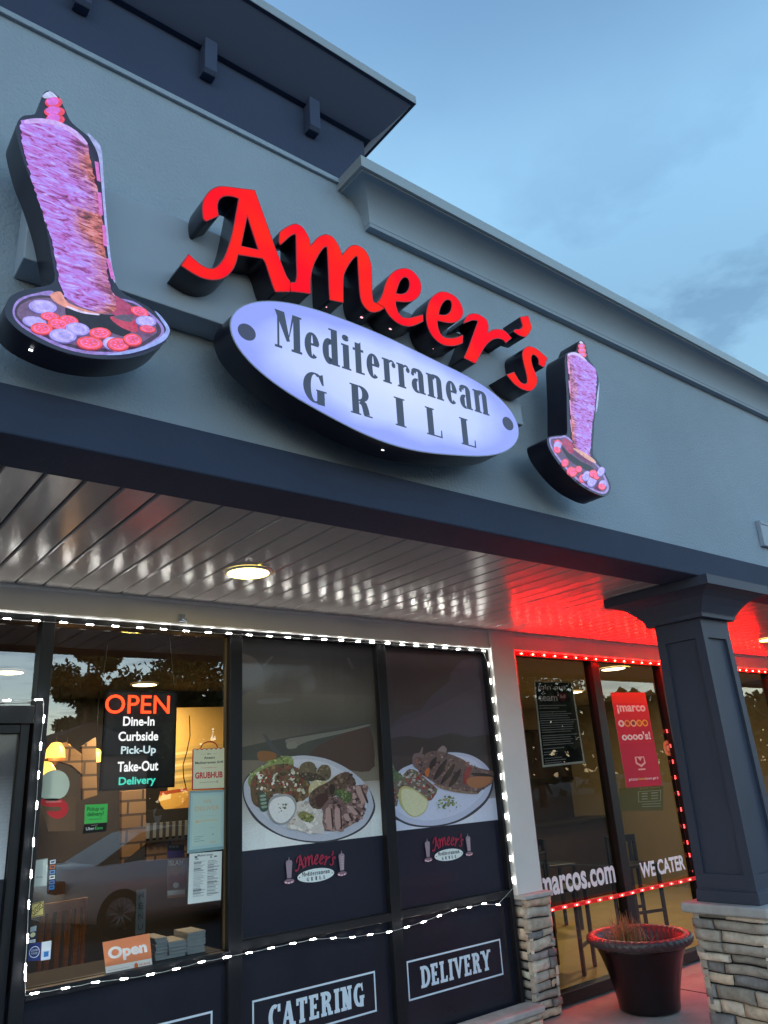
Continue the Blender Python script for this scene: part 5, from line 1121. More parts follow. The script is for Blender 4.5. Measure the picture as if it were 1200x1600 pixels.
p.r(.58, .855, .74, .868, rgb(186, 170, 128)); p.done('poster', 'pale blue-green poster reading WE DELIVER under the red-rimmed poster', 'poster')
q = cf(280, 1140, 5.714, [(92, 1108), (382, 1084), (372, 1520), (76, 1560)])
p = Poster(q, YI - .001, rgb(202, 212, 214)); rnd = random.Random(2)
p.t('Mediterranean', .25, .03, .72, .075, rgb(70, 76, 80)); p.r(.16, .06, .24, .10, rgb(80, 86, 90)); p.r(.64, .09, .68, .12, rgb(60, 60, 64)); p.r(.76, .085, .84, .11, rgb(60, 60, 64)); p.r(.18, .115, .28, .13, rgb(50, 54, 60))
for c0 in (.14, .56):
    b = .17
    while b < .88:
        wd_ = rnd.uniform(.18, .36); p.r(c0, b, c0 + wd_, b + (.012 if rnd.random() < .25 else .005), rgb(70, 78, 84) if rnd.random() < .4 else rgb(120, 128, 134)); b += rnd.choice((.014, .018, .024))
p.done('poster', 'white printed menu sheet taped under the pale blue-green poster', 'menu')
q = cf(0, 1220, 3.158, [(825, 315), (908, 313), (914, 572), (826, 580)])
p = Poster(q, 4.75, rgb(120, 92, 70)); p.r(0, 0, 1, .12, rgb(40, 34, 40)); p.r(0, .12, 1, .25, rgb(104, 76, 140)); p.t('ISLAM', .08, .30, .92, .40, rgb(222, 206, 190)); p.r(.2, .42, .95, .50, rgb(150, 112, 70))
p.pl([(0, .62), (.2, .58), (.3, .55), (.4, .62), (.6, .60), (.75, .54), (1, .6), (1, .85), (0, .85)], rgb(96, 80, 82)); p.e(.48, .77, .17, .055, rgb(206, 212, 220)); p.r(0, .86, 1, .95, rgb(214, 216, 220)); p.t('WHY DO THEY', .1, .02, .7, .06, rgb(180, 170, 160), 0)
p.done('leaflet', 'brown leaflet with a purple band reading ISLAM behind the clear window', 'leaflet')
q = cf(0, 1220, 3.158, [(506, 797), (738, 752), (752, 918), (524, 960)])
p = Poster(q, YI, rgb(214, 132, 92)); p.r(0, .745, 1, 1, rgb(222, 214, 208)); p.t('Open', .085, .19, .91, .66, rgb(244, 238, 232), .045); p.pl([(.60, .86), (.65, .78), (.70, .86)], rgb(200, 104, 60)); p.r(.61, .86, .69, .95, rgb(200, 104, 60)); p.t('GRUBHUB', .72, .84, .96, .90, rgb(206, 130, 90)); p.r(.05, .87, .50, .885, rgb(180, 170, 160))
p.done('poster', 'tilted orange card reading Open on the sill of the clear window', 'poster')
q = cf(0, 1220, 3.158, [(420, 118), (532, 113), (528, 205), (416, 213)])
p = Poster(q, YI, rgb(74, 184, 92)); p.t('Pickup or', .10, .14, .86, .40, rgb(20, 60, 34)); p.t('delivery?', .12, .40, .84, .68, rgb(20, 60, 34)); p.r(.2, .78, .76, .80, rgb(30, 90, 48)); p.pl([(0, 1.04), (1, 1.02), (.97, 1.48), (-.06, 1.50)], rgb(22, 26, 26)); p.t('Uber', .08, 1.18, .45, 1.34, rgb(220, 222, 220)); p.t('Eats', .48, 1.18, .82, 1.34, rgb(74, 184, 92)); p.r(.3, 1.09, .6, 1.11, rgb(160, 160, 160))
p.done('sticker', 'bright green sticker reading Pickup or delivery? over a small black band', 'sticker')
q = cf(0, 1220, 3.158, [(190, 82), (376, 78), (372, 246), (240, 250)])
p = Poster(q, YI, rgb(104, 82, 64)); RDd = rgb(190, 52, 58)
q2 = cf(0, 1220, 3.158, [(195, 92), (290, 88), (325, 105), (338, 135), (325, 168), (295, 186), (262, 184), (238, 165), (232, 150), (285, 150), (300, 138), (292, 128), (240, 128), (205, 118)])
p.poly(smooth(onplane(q2, YI), 3), RDd); p.t('DOORDASH', .17, .10, .58, .16, rgb(226, 170, 160))
p.done('sticker', 'tan square sticker with a red D-shaped mark by the lower left string of lights', 'sticker')
def disc_poster(name, label, cpx, r0, Y, cols, cat, extra=None):
    p = Print(Y, 3e-5); c = P(cpx[0], cpx[1], Y)
    for f, cc in cols: p.ell(c[0], c[1], r0 * f, r0 * f, cc, n=32)
    if extra: extra(p, c, r0)
    t = thing(name, label, cat); obj('sheet', MB().prism_y([(c[0] + r0 * math.cos(6.2832 * k / 32), c[1] + r0 * math.sin(6.2832 * k / 32)) for k in range(32)], Y + .0002, Y + .001), M_sheet, t); obj('print', p, M_paper, t, fixn=False); return finish(t)
disc_poster('sticker', 'plain round white sticker above the tan square sticker', (84, 1228), 0.083, YI, [(1, rgb(172, 184, 172)), (.95, rgb(182, 194, 182))], 'sticker')
q = cf(0, 1220, 3.158, [(168, 392), (236, 382), (230, 520), (163, 526)])
p = Poster(q, YI, rgb(150, 160, 158)); p.r(.0, .03, 1, .97, rgb(190, 198, 194)); p.t('SPECIAL', .18, .62, .68, .68, rgb(90, 96, 96), 0); p.done('sticker', 'blank grey-white card near the left string of lights beside a column of card logos', 'sticker')
q = cf(0, 1220, 3.158, [(244, 390), (278, 384), (270, 540), (238, 544)])
p = Poster(q, YI, rgb(30, 34, 48))
for k, c in enumerate((rgb(200, 206, 214), rgb(196, 120, 84), rgb(120, 150, 190), rgb(206, 210, 206), rgb(90, 120, 170), rgb(60, 130, 190))): p.r(.08, .02 + k * .163, .92, .15 + k * .163, c); p.r(.25, .06 + k * .163, .75, .11 + k * .163, rgb(60, 66, 96))
p.done('sticker', 'narrow column of small payment card logos on the clear window', 'sticker')
q = cf(0, 1220, 3.158, [(148, 608), (216, 592), (218, 664), (150, 678)])
p = Poster(q, YI, rgb(196, 182, 120)); p.r(.03, .03, .97, .08, rgb(60, 54, 30)); p.r(.03, .92, .97, .97, rgb(60, 54, 30)); p.r(.92, .03, .97, .97, rgb(60, 54, 30)); p.text('CLOSED', p.m(.02, .55), p.m(.80, .05), p.m(.22, .90), rgb(52, 46, 28), .01); p.done('sticker', 'pale yellow square sticker with slanting black word CLOSED', 'sticker')
q = cf(0, 1220, 3.158, [(146, 722), (182, 712), (178, 800), (140, 806)])
p = Poster(q, YI, rgb(40, 46, 62)); p.r(.05, .03, .95, .32, rgb(150, 164, 172)); p.e(.5, .5, .36, .14, rgb(200, 196, 160)); p.r(.1, .78, .9, .95, rgb(206, 212, 222)); p.t('VISA', .18, .80, .82, .93, rgb(40, 56, 120)); p.done('sticker', 'small sticker with payment marks over the blue pair of stickers', 'sticker')
q = cf(0, 1220, 3.158, [(142, 808), (202, 796), (200, 886), (134, 890)])
p = Poster(q, YI, rgb(38, 54, 112)); p.e(.5, .5, .42, .34, rgb(190, 200, 222)); p.e(.5, .5, .36, .29, rgb(38, 54, 112)); p.t('GOOD', .24, .34, .76, .46, rgb(206, 212, 226), 0); p.t('FOOD', .26, .52, .74, .64, rgb(206, 212, 226), 0); p.done('sticker', 'dark blue square sticker with a round white mark at the window\'s lower left', 'sticker')
q = cf(0, 1220, 3.158, [(206, 796), (254, 788), (248, 880), (202, 888)])
p = Poster(q, YI, rgb(196, 204, 214)); p.r(.0, .5, 1, 1, rgb(176, 190, 208)); p.r(.28, .55, .78, .83, rgb(52, 110, 176)); p.done('sticker', 'white sticker with a small blue square next to the dark blue sticker', 'sticker')
q = cf(0, 1220, 3.158, [(674, 540), (722, 532), (716, 752), (668, 760)])
p = Poster(q, 4.68, rgb(112, 122, 126))
for k, ch in enumerate('MENU'): p.t(ch, .24, .07 + k * .235, .76, .21 + k * .235, rgb(70, 78, 84), .01)
p.done('hanging_strip', 'narrow grey strip with stacked dark capitals inside the clear window', 'sign')
# --- OPEN sign hanging inside the clear window
YO = 4.70
op = thing('open_sign', 'lit hanging sign reading OPEN in red with white and green words below', 'open sign')
oc = [P(163, 1078, YO), P(275, 1080, YO), P(275, 1230, YO), P(160, 1236, YO)]
ox0, ox1 = (oc[0][0] + oc[3][0]) / 2, (oc[1][0] + oc[2][0]) / 2; oz1, oz0 = (oc[0][1] + oc[1][1]) / 2, (oc[2][1] + oc[3][1]) / 2
obj('case', MB().box(ox0, ox1, YO + .004, YO + .03, oz0, oz1), mat('open_sign_case', (0.012, 0.012, 0.016), 0.3), op, bevel=.003)
obj('case_frame', MB().box(ox0, ox1, YO, YO + .0039, oz1 - .012, oz1).box(ox0, ox1, YO, YO + .0039, oz0, oz0 + .012).box(ox0, ox0 + .012, YO, YO + .0038, oz0, oz1).box(ox1 - .012, ox1, YO, YO + .0038, oz0, oz1), M_black, op)
def word(txt, cpx, wpx, hpx, col, st, bold, shade=None):
    s = 3.158; cx_, cy_ = cpx[0] / s, 940 + cpx[1] / s; w2, h2 = wpx / s / 2, hpx / s / 2
    c = P(cx_, cy_, YO); W_ = (P(cx_ + w2, cy_, YO)[0] - P(cx_ - w2, cy_, YO)[0]); H_ = P(cx_, cy_ - h2, YO)[1] - P(cx_, cy_ + h2, YO)[1]
    p = Print(YO - .001)
    p.text(txt, (c[0] - W_ / 2, c[1] + H_ / 2), (c[0] + W_ / 2, c[1] + H_ / 2), (c[0] - W_ / 2, c[1] - H_ / 2), (1, 1, 1, 1), bold)
    obj('lit_word', p, mat('led_word_' + txt.lower().replace('-', '_'), (.1, .1, .1), 0.4, emit=col, estr=st * EM), op, fixn=False)
word('OPEN', (682, 507), 318, 92, (1.0, 0.038, 0.005), 4.5, 0.006); 
word('Dine-In', (686, 590), 155, 46, (1, 1, 1), 1.3, 0.022); word('Curbside', (684, 664), 196, 46, (1, 1, 1), 1.3, 0.022)
word('Pick-Up', (684, 737), 172, 50, (.75, .95, 1), 1.0, 0.022); word('Take-Out', (682, 812), 200, 50, (1, 1, 1), 1.3, 0.022); word('Delivery', (678, 888), 182, 50, (.05, .75, .55), 1.2, 0.022)
mb = MB()
ch1 = [(P(160, 1070, YO), P(169, 1008, YO)), (P(273, 1070, YO), P(266, 995, YO))]
for (a, b), m_ in zip(ch1, range(2)):
    n = 14
    for k in range(n):
        u0, u1 = k / n, (k + .9) / n; mb.tube([(a[0] + (b[0] - a[0]) * u0, YO + .01, a[1] + (b[1] - a[1]) * u0), (a[0] + (b[0] - a[0]) * u1, YO + .01, a[1] + (b[1] - a[1]) * u1)], .0028, 5)
obj('chain', mb, M_flash, op)
pw_ = [P(a, b, 4.74) for a, b in ((296, 1118), (297, 1150), (292, 1175), (286, 1195), (287, 1215), (291, 1232))]
obj('power_cord', MB().tube([(a, 4.74, b) for a, b in pw_], .003, 6), M_black, op); finish(op)
# stacks of menus on the sill
M_menu = mat('menu_paper', (0.85, 0.87, 0.88), 0.7, var=.08, vscale=20)
obj('window_sill', MB().box(1.24, 2.33, 4.645, 5.0, 0.80, 0.834), M_dark, B)
for k, (pxa, pxb, pyb, nst, hgt) in enumerate(((238, 257, 1508, 7, .115), (259, 287, 1503, 5, .085), (288, 316, 1495, 6, .115))):
    xa_, zb2 = P(pxa, pyb, 4.70); xb_, _ = P(pxb, pyb, 4.70); t = thing('menu_stack', ('stack of folded menus next to the orange Open card', 'low stack of folded menus between the two taller stacks', 'stack of folded menus nearest the black window post')[k], 'menu stack', 'stacks of menus on the window sill')
    z = 0.834; r = random.Random(k)
    for j in range(nst):
        h = hgt / nst; d = r.uniform(-.006, .006); mbx = MB().box(xa_ + d, xb_ + d, 4.66 + r.uniform(0, .01), 4.86, z + .0006, z + h - .0012); obj('bundle', mbx, M_menu, t, bevel=.002); z += h
    finish(t)
# --- pizza shop windows
p = Poster([(834, 1065), (894, 1066), (914, 1192), (848, 1199)], YIN, rgb(196, 196, 190)); p.r(.03, .005, .97, .975, rgb(22, 22, 24))
p.t('join our', .07, .035, .83, .115, rgb(208, 196, 192), .02); p.t('team', .08, .16, .55, .235, rgb(208, 196, 192), .02); p.pl([(.58, .14), (.8, .14), (.8, .20), (.69, .245), (.58, .20)], rgb(120, 30, 40)); p.pl([(.62, .155), (.65, .155), (.69, .185), (.73, .155), (.76, .155), (.76, .20), (.62, .20)], rgb(190, 150, 150))
rnd = random.Random(8)
for b0, n, w_ in ((.285, 1, .85), (.315, 1, .5), (.36, 2, .85), (.41, 3, .9), (.465, 6, .9), (.64, 5, .9), (.745, 1, .2), (.79, 1, .5), (.83, 2, .4), (.90, 3, .5)):
    for k in range(n): p.r(.06, b0 + k * .027, .06 + w_ * rnd.uniform(.75, 1), b0 + k * .027 + .009, rgb(150, 146, 142))
p.done('poster', 'black poster with white rim reading join our team in the pizza shop window', 'poster')
p = Poster([(954, 1082), (1008, 1082), (1035, 1227), (979, 1231)], YI, rgb(168, 34, 62)); p.r(0, 0, 1, .12, rgb(190, 66, 52)); p.r(0, .12, 1, .30, rgb(184, 50, 58)); p.r(0, .30, 1, .55, rgb(176, 38, 62))
p.t('\u00a1marco', .10, .135, .92, .235, rgb(236, 214, 206), .035)
for k, c in enumerate((rgb(236, 214, 206), rgb(206, 150, 74), rgb(214, 190, 150), rgb(222, 170, 70), rgb(226, 178, 62))):
    a = .15 + k * .17; p.e(a, .335, .085, .037, c); 
    if k == 0: p.e(a, .335, .035, .017, rgb(178, 44, 60))
    else: p.e(a, .335, .055, .024, (rgb(160, 66, 40), rgb(120, 66, 60), rgb(180, 96, 40), rgb(170, 60, 40))[k - 1], 6 + k)
p.t("oooo's!", .10, .425, .92, .515, rgb(236, 214, 206), .035)
p.pl([(.36, .69), (.62, .69), (.64, .76), (.50, .80), (.36, .76)], rgb(222, 170, 160)); p.pl([(.40, .70), (.44, .70), (.50, .735), (.56, .70), (.60, .70), (.60, .75), (.50, .775), (.40, .75)], rgb(168, 34, 62)); p.r(.40, .815, .60, .83, rgb(222, 170, 160)); p.t('pizza', .10, .905, .34, .94, rgb(236, 214, 206), .01); p.t('lotta', .36, .905, .55, .93, rgb(230, 180, 80), .01); p.t('lovers get it', .56, .905, .92, .94, rgb(236, 214, 206), .01)
p.done('poster', 'tall red poster reading marco oooo\'s in the pizza shop window', 'poster')
p = Poster([(966, 1232), (1036, 1226), (1036, 1266), (969, 1268)], YI + .004, rgb(128, 112, 62)); p.t('store hours', .46, .02, .92, .12, rgb(214, 170, 90), .01); 
for q_ in (rect(.42, .95, .2, .22), rect(.42, .95, .62, .64), rect(.42, .435, .2, .64), rect(.935, .95, .2, .64)): p.pl(q_, rgb(214, 204, 170))
for k in range(3): p.r(.5, .28 + k * .11, .64, .32 + k * .11, rgb(214, 204, 170)); p.r(.72, .28 + k * .11, .88, .32 + k * .11, rgb(214, 204, 170))
for k in range(2): p.r(.5, .72 + k * .1, .95, .745 + k * .1, rgb(214, 204, 170))
p.done('sticker', 'cream opening hours notice under the tall red poster', 'notice')
disc_poster('sticker', 'small round orange sticker beside the porch column', (1044, 1169), 0.075, YI, [(1, rgb(196, 96, 60)), (.82, rgb(214, 140, 84)), (.62, rgb(196, 84, 56)), (.4, rgb(222, 170, 120))], 'sticker')
WL = rgb(222, 214, 218)
def vinyl(name, label, parts_):
    p = Print(4.597, 3e-5)
    for txt, TL, TR, BL, b in parts_: p.text(txt, TL, TR, BL, WL, b)
    t = thing(name, label, 'lettering', 'white words on the pizza shop windows'); obj('cut_letters', p, M_vinyl, t, fixn=False); return finish(t)
def wline(txt, lp, rp, h, b):      # word between two base-line points with cap height h
    a, c = P(*lp, 4.597), P(*rp, 4.597); z = (a[1] + c[1]) / 2; return (txt, (a[0], z + h), (c[0], z + h), (a[0], z), b)
a = P(780 + 264 / 3.53, 980 + 1482 / 3.53, 4.597); ht_ = P(780 + 600 / 3.53, 980 + 1325 / 3.53, 4.597)[1] - P(780 + 600 / 3.53, 980 + 1420 / 3.53, 4.597)[1]
vinyl('vinyl_lettering', 'white web address marcos.com on the pizza shop window', [wline('marcos.com', (780 + 232 / 3.53, 980 + 1490 / 3.53), (780 + 646 / 3.53, 980 + 1411 / 3.53), ht_ * 1.05, 0.03)])
vinyl('vinyl_lettering', 'white words WE CATER on the pizza shop window', [wline('WE CATER', (780 + 785 / 3.53, 980 + 1385 / 3.53), (780 + 1030 / 3.53, 980 + 1338 / 3.53), (P(997, 1348, 4.597)[1] - P(1001, 1370, 4.597)[1]) * 1.12, 0.035)])
# ================================================================ planter
pcx, pcy, ph = 5.526, 4.047, 0.508
pt = thing('planter', 'large dark urn-shaped planter with a rope-patterned rim on the sidewalk', 'planter')
M_pot = mat('glazed_dark_pot', (0.010, 0.006, 0.008), 0.27, spec=0.5, var=.3, vscale=7, bump=.12, bscale=18, bdist=.006)
M_rim = mat('planter_rim', (0.075, 0.06, 0.068), 0.34, spec=0.6, var=.2, vscale=12)
prof = [(0.0, .002), (.20, .002), (.218, .012), (.222, .03), (.224, .06), (.238, .14), (.262, .24), (.292, .34), (.318, .40), (.330, .425), (.326, .432)]
def drape(a, z): return 1 + .018 * math.sin(6 * a) * math.exp(-((z - .30) / .1) ** 2) + .006 * math.sin(18 * a) * math.exp(-((z - .26) / .08) ** 2)
obj('pot_body', MB().lathe(prof, pcx, pcy, 96, rfun=drape), M_pot, pt)
rp_ = [(.322, .428), (.346, .430), (.366, .440), (.380, .455), (.388, .472), (.384, .490), (.372, .502), (.352, .508), (.330, .504), (.312, .492), (.300, .46), (.288, .40)]
def rope(a, z): return 1 + (.026 * math.sin(44 * a + z * 130) if .435 < z < .497 else 0)
obj('rim', MB().lathe(rp_, pcx, pcy, 336, rfun=rope), M_rim, pt)
M_soil = mat('dry_soil', (0.05, 0.035, 0.028), 0.95, var=.4, vscale=30, bump=.8, bscale=60)
mb = MB(); n = 40; mb.v.append((pcx, pcy, .41))
for ring, (r, z) in enumerate(((.10, .412), (.20, .405), (.292, .398))):
    for k in range(n): a = 6.2832 * k / n; mb.v.append((pcx + r * math.cos(a), pcy + r * math.sin(a), z + .012 * mnoise.noise((r * 30 * math.cos(a), r * 30 * math.sin(a), 3))))
for k in range(n):
    mb.face((0, 1 + k, 1 + (k + 1) % n), 0, None, True)
    for q in (0, 1): mb.face((1 + q * n + k, 1 + (q + 1) * n + k, 1 + (q + 1) * n + (k + 1) % n, 1 + q * n + (k + 1) % n), 0, None, True)
obj('soil', mb, M_soil, pt); finish(pt)
M_straw = attr_mat('dry_straw', rough=.8, spec=.2)
mb = MB(); r = random.Random(5)
for k in range(420):
    a = r.uniform(0, 6.28); rr = abs(r.gauss(0, .085)); x, y = pcx - .15 + rr * math.cos(a), pcy + .02 + rr * math.sin(a) * .8
    d = r.uniform(0, 6.28); ln = r.uniform(.14, .28); lean = r.uniform(.1, 1.1); pts = []
    for j in range(6):
        t = j / 5; h = ln * (t - .45 * lean * t * t * 1.3); o_ = ln * lean * t ** 1.5 * .8; pts.append((x + o_ * math.cos(d), y + o_ * math.sin(d), .43 + h))
    c = r.choice((rgb(170, 136, 98), rgb(190, 156, 112), rgb(140, 108, 80), rgb(176, 138, 92))); wv = r.uniform(.002, .0042)
    i0 = len(mb.v); nx_, ny_ = -math.sin(d), math.cos(d)
    for j, q in enumerate(pts): ww = wv * (1 - j / 6); mb.v += [(q[0] + nx_ * ww, q[1] + ny_ * ww, q[2]), (q[0] - nx_ * ww, q[1] - ny_ * ww, q[2] + ww * .5)]
    for j in range(5): mb.face((i0 + 2 * j, i0 + 2 * j + 1, i0 + 2 * j + 3, i0 + 2 * j + 2), 0, c)
o = obj('dry_grass', mb, M_straw, None, fixn=False); tag(o, 'tuft of dead straw-coloured grass in the dark planter', 'dead plant')
# ================================================================ rooms behind the glass
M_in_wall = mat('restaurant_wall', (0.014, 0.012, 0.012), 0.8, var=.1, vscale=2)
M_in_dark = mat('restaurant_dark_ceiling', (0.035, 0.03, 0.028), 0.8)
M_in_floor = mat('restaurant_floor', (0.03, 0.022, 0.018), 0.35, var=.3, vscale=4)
M_cream = mat('pizza_wall', (0.34, 0.27, 0.15), 0.8, var=.05, vscale=2)
M_ptile = mat('pizza_floor', (0.62, 0.46, 0.20), 0.35, var=.12, vscale=3)
M_pceil = mat('pizza_ceiling_tile', (0.50, 0.40, 0.26), 0.85, var=.06, vscale=8)
M_brown = mat('pizza_dark_wall', (0.035, 0.022, 0.02), 0.6, var=.2, vscale=3)
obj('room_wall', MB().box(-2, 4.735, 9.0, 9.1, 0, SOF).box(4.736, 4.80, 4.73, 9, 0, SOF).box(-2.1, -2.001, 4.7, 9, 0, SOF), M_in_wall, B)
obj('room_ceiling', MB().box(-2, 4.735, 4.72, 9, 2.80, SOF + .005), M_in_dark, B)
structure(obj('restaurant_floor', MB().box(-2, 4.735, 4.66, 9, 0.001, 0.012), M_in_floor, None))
obj('pizza_room_wall', MB().box(5.03, 17, 9.0, 9.1, 2.25, SOF).box(4.96, 5.025, 4.73, 9, 0, SOF).box(11.0, 11.1, 4.73, 9, 0, SOF), M_cream, B)
obj('pizza_room_wainscot', MB().box(5.03, 17, 8.97, 9.05, 0, 2.249), M_brown, B)
obj('pizza_room_ceiling', MB().box(5.03, 11, 4.72, 9, 2.755, SOF + .005), M_pceil, B)
structure(obj('pizza_floor', MB().box(5.03, 11, 4.66, 9, 0.001, 0.012), M_ptile, None))
lx_, ly_ = PZ(958, 1044, 2.752)
def lit_disc(name, label, x, y, r, z, col_, st, energy, group, lcol):
    t = disc_light(name, label, x, y, r, z, col_, st, group)
    ld = bpy.data.lights.new('lamp_glow', 'AREA'); ld.shape = 'DISK'; ld.size = r * 2; ld.energy = energy; ld.color = lcol
    lo = bpy.data.objects.new('lamp_glow', ld); C.objects.link(lo); lo.location = (x, y, z - .03); lo.parent = t; lo.matrix_parent_inverse = Matrix.Translation(t.location).inverted(); return t
lit_disc('downlight', 'glowing yellowish round light inside the pizza shop behind the red strip', lx_, ly_, .13, 2.752, (1, .85, .45), 3.0, 8, 'lights inside the shops', (1, .78, .45))
lit_disc('downlight', 'round ceiling light deeper inside the pizza shop', 8.9, 7.0, .13, 2.752, (1, .85, .45), 3.0, 8, 'lights inside the shops', (1, .78, .45))
lit_disc('downlight', 'round ceiling light inside the restaurant near the painted wall', 3.0, 7.7, .12, 2.797, (1, .75, .35), 3.0, 24, 'lights inside the shops', (1, .76, .46))  # added lamp, put here to brighten the mural
lit_disc('downlight', 'round ceiling light inside the restaurant near the stone arch', 1.6, 7.2, .12, 2.797, (1, .75, .35), 3.0, 4, 'lights inside the shops', (1, .66, .28))
# painted wall with sea and a bowl
def W8(px, py): return P(px, py, 8.2)
mu = Print(8.2, 1e-4)
q = [W8(262, 1106), W8(372, 1104), W8(372, 1262), W8(262, 1272)]
mu.poly([q[0], q[1], q[2], q[3]], rgb(206, 168, 96))
def M8(pts, c, sm=3): mu.poly(smooth([W8(*z) for z in pts], sm) if sm else [W8(*z) for z in pts], c)
M8([(262, 1172), (300, 1166), (372, 1160), (372, 1230), (262, 1240)], rgb(188, 160, 96), 0)
for k in range(6): M8([(262, 1178 + k * 9), (300, 1173 + k * 9), (340, 1176 + k * 8), (372, 1170 + k * 8), (372, 1173 + k * 8), (340, 1180 + k * 8), (300, 1177 + k * 9), (262, 1182 + k * 9)], rgb(150, 132, 84) if k % 2 else rgb(214, 190, 130))
M8([(262, 1236), (372, 1222), (372, 1262), (262, 1270)], rgb(178, 132, 66), 0)
M8([(250, 1240), (292, 1233), (288, 1252), (276, 1261), (256, 1264)], rgb(196, 156, 80)); M8([(250, 1237), (292, 1231), (293, 1236), (250, 1243)], rgb(150, 72, 44), 0)
mural = thing('mural', 'warm painted wall picture of sea and a bowl behind the hanging OPEN sign', 'mural')
mx0, mx1 = min(z[0] for z in q), max(z[0] for z in q)
obj('board', MB().prism_y(q, 8.201, 8.24), M_in_wall, mural); obj('painting', mu, M_paper, mural, fixn=False); finish(mural)
# stone arch
ar = thing('stone_arch', 'warm tan brick arch and pillar inside the restaurant', 'arch')
def brick_mat():
    m = mat('tan_brick', (.3, .2, .1), .85); n = m.node_tree.nodes; l = m.node_tree.links; b = n['Principled BSDF']
    t = n.new('ShaderNodeTexCoord'); mp = n.new('ShaderNodeMapping'); mp.inputs['Rotation'].default_value = (R2(90), 0, 0); l.new(t.outputs['Object'], mp.inputs[0])
    k = n.new('ShaderNodeTexBrick'); k.inputs['Scale'].default_value = 1.0; k.inputs['Brick Width'].default_value = .30; k.inputs['Row Height'].default_value = .13; k.inputs['Mortar Size'].default_value = .012
    k.inputs['Color1'].default_value = (.26, .16, .08, 1); k.inputs['Color2'].default_value = (.17, .10, .05, 1); k.inputs['Mortar'].default_value = (.05, .03, .02, 1)
    l.new(mp.outputs[0], k.inputs['Vector']); l.new(k.outputs['Color'], b.inputs['Base Color']); return m
M_brick = brick_mat()
def W0(px, py): return P(px, py, 8.0)
for nm, pts in (('pier', [(190, 1236), (228, 1233), (229, 1318), (190, 1350)]), ('ledge', [(229.5, 1318), (292, 1312), (292, 1340), (229.5, 1346)]), ('side_pier', [(128, 1166), (150, 1152), (152, 1243), (129, 1250)]), ('arch_block', [(74, 1172), (86, 1162), (104, 1160), (127.6, 1178), (127.6, 1210), (112, 1196), (92, 1190), (76, 1206)])):
    obj(nm, MB().prism_y([W0(*q) for q in pts], 8.0, 8.06), M_brick, ar, bevel=.004)
finish(ar)
bx0, bz0 = P(227, 1314, 8.05); bx1, bz1 = P(294, 1262, 8.05)
aw = thing('awning', 'dark serving hatch with a striped awning inside the restaurant', 'awning')
obj('hatch', MB().box(bx0, bx1 + .9, 8.05, 8.15, bz0, bz1), M_dark, aw)
mb = MB(); nst = 40
for k in range(nst):
    xa_ = bx0 - .02 + (bx1 + .9 - bx0) * k / nst; mb.box(xa_, xa_ + (bx1 + .9 - bx0) / nst - .001, 7.98, 8.02, bz1 - .26 - (.02 if k % 2 else 0), bz1 - .12, k % 2)
obj('valance', mb, [mat('awning_grey', (.18, .2, .22), .7), mat('awning_black', (.03, .03, .035), .7)], aw); finish(aw)
# pendant lamps
M_shade = mat('amber_lamp_shade', (.5, .25, .05), .4, emit=(1.0, .42, .06), estr=1.6)
for k, (px, py, Y, r) in enumerate(((68, 1208, 6.2, .10), (87, 1172, 8.0, .09), (104, 1170, 8.6, .06), (149, 1180, 8.3, .08))):
    x, z = P(px, py, Y); t = thing('pendant_lamp', ('amber pendant lamp glowing nearest the round white sticker', 'glowing pendant lamp left of the gap in the tan arch', 'tiny far pendant lamp beside the left glowing lamp', 'narrow pendant lamp beside the OPEN sign\'s left edge')[k], 'lamp', 'pendant lamps in the restaurant')
    obj('shade', MB().lathe([(.02, z + r * .8), (r * .5, z + r * .7), (r * .9, z + .1 * r), (r, z - r * .8)], x, Y, 24), M_shade, t); obj('cord', MB().tube([(x, Y, z + r * .8), (x, Y, 2.79)], .004, 5), M_black, t)
    bl = bpy.data.lights.new('bulb', 'POINT'); bl.energy = 1.5; bl.color = (1, .6, .25); bl.shadow_soft_size = .04; lo = bpy.data.objects.new('bulb', bl); C.objects.link(lo); lo.location = (x, Y, z - r * .5); lo.parent = t
    finish(t); lo.matrix_parent_inverse = Matrix.Translation(t.location).inverted()
# wooden chairs and stools
M_wood = mat('chair_wood', (.34, .19, .08), .45, var=.25, vscale=9, stretch=(1, 1, 6))
def chair(name, label, x, y, rz, seat, back, grp, mw, slats=4):
    t = thing(name, label, 'chair' if seat < .6 else 'stool', grp); c, s = math.cos(rz), math.sin(rz)
    def bx(mb, x0_, x1_, y0_, y1_, z0_, z1_):
        i = len(mb.v); mb.box(x0_, x1_, y0_, y1_, z0_, z1_)
        for k in range(i, i + 8): u, v, z_ = mb.v[k]; mb.v[k] = (x + u * c - v * s, y + u * s + v * c, z_)
        return mb
    obj('seat', bx(MB(), -.2, .2, -.2, .2, seat - .03, seat), mw, t, bevel=.008)
    for u in (-.18, .18):
        obj('leg', bx(MB(), u - .016, u + .016, -.19, -.158, 0.013, seat - .031), mw, t); obj('leg', bx(MB(), u - .016, u + .016, .158, .19, 0.013, seat + back), mw, t)
    obj('stretcher', bx(bx(MB(), -.163, .163, -.18, -.165, .22, .25), -.163, .163, .165, .18, .22, .25), mw, t)
    mb = MB(); bx(mb, -.163, .163, .162, .186, seat + back - .07, seat + back)
    for k in range(slats): u = -.12 + .24 * k / (slats - 1); bx(mb, u - .02, u + .02, .166, .182, seat + .001, seat + back - .071)
    obj('backrest', mb, mw, t); return finish(t)
xw, zw = P(113, 1490, 7.0)
chair('wooden_chair', 'tan slat-back wooden chair inside the restaurant window', xw, 7.0, .2, .45, .50, 'chairs in the restaurant', M_wood)
M_stl = mat('stool_metal', (.03, .028, .03), .4, metal=.4)
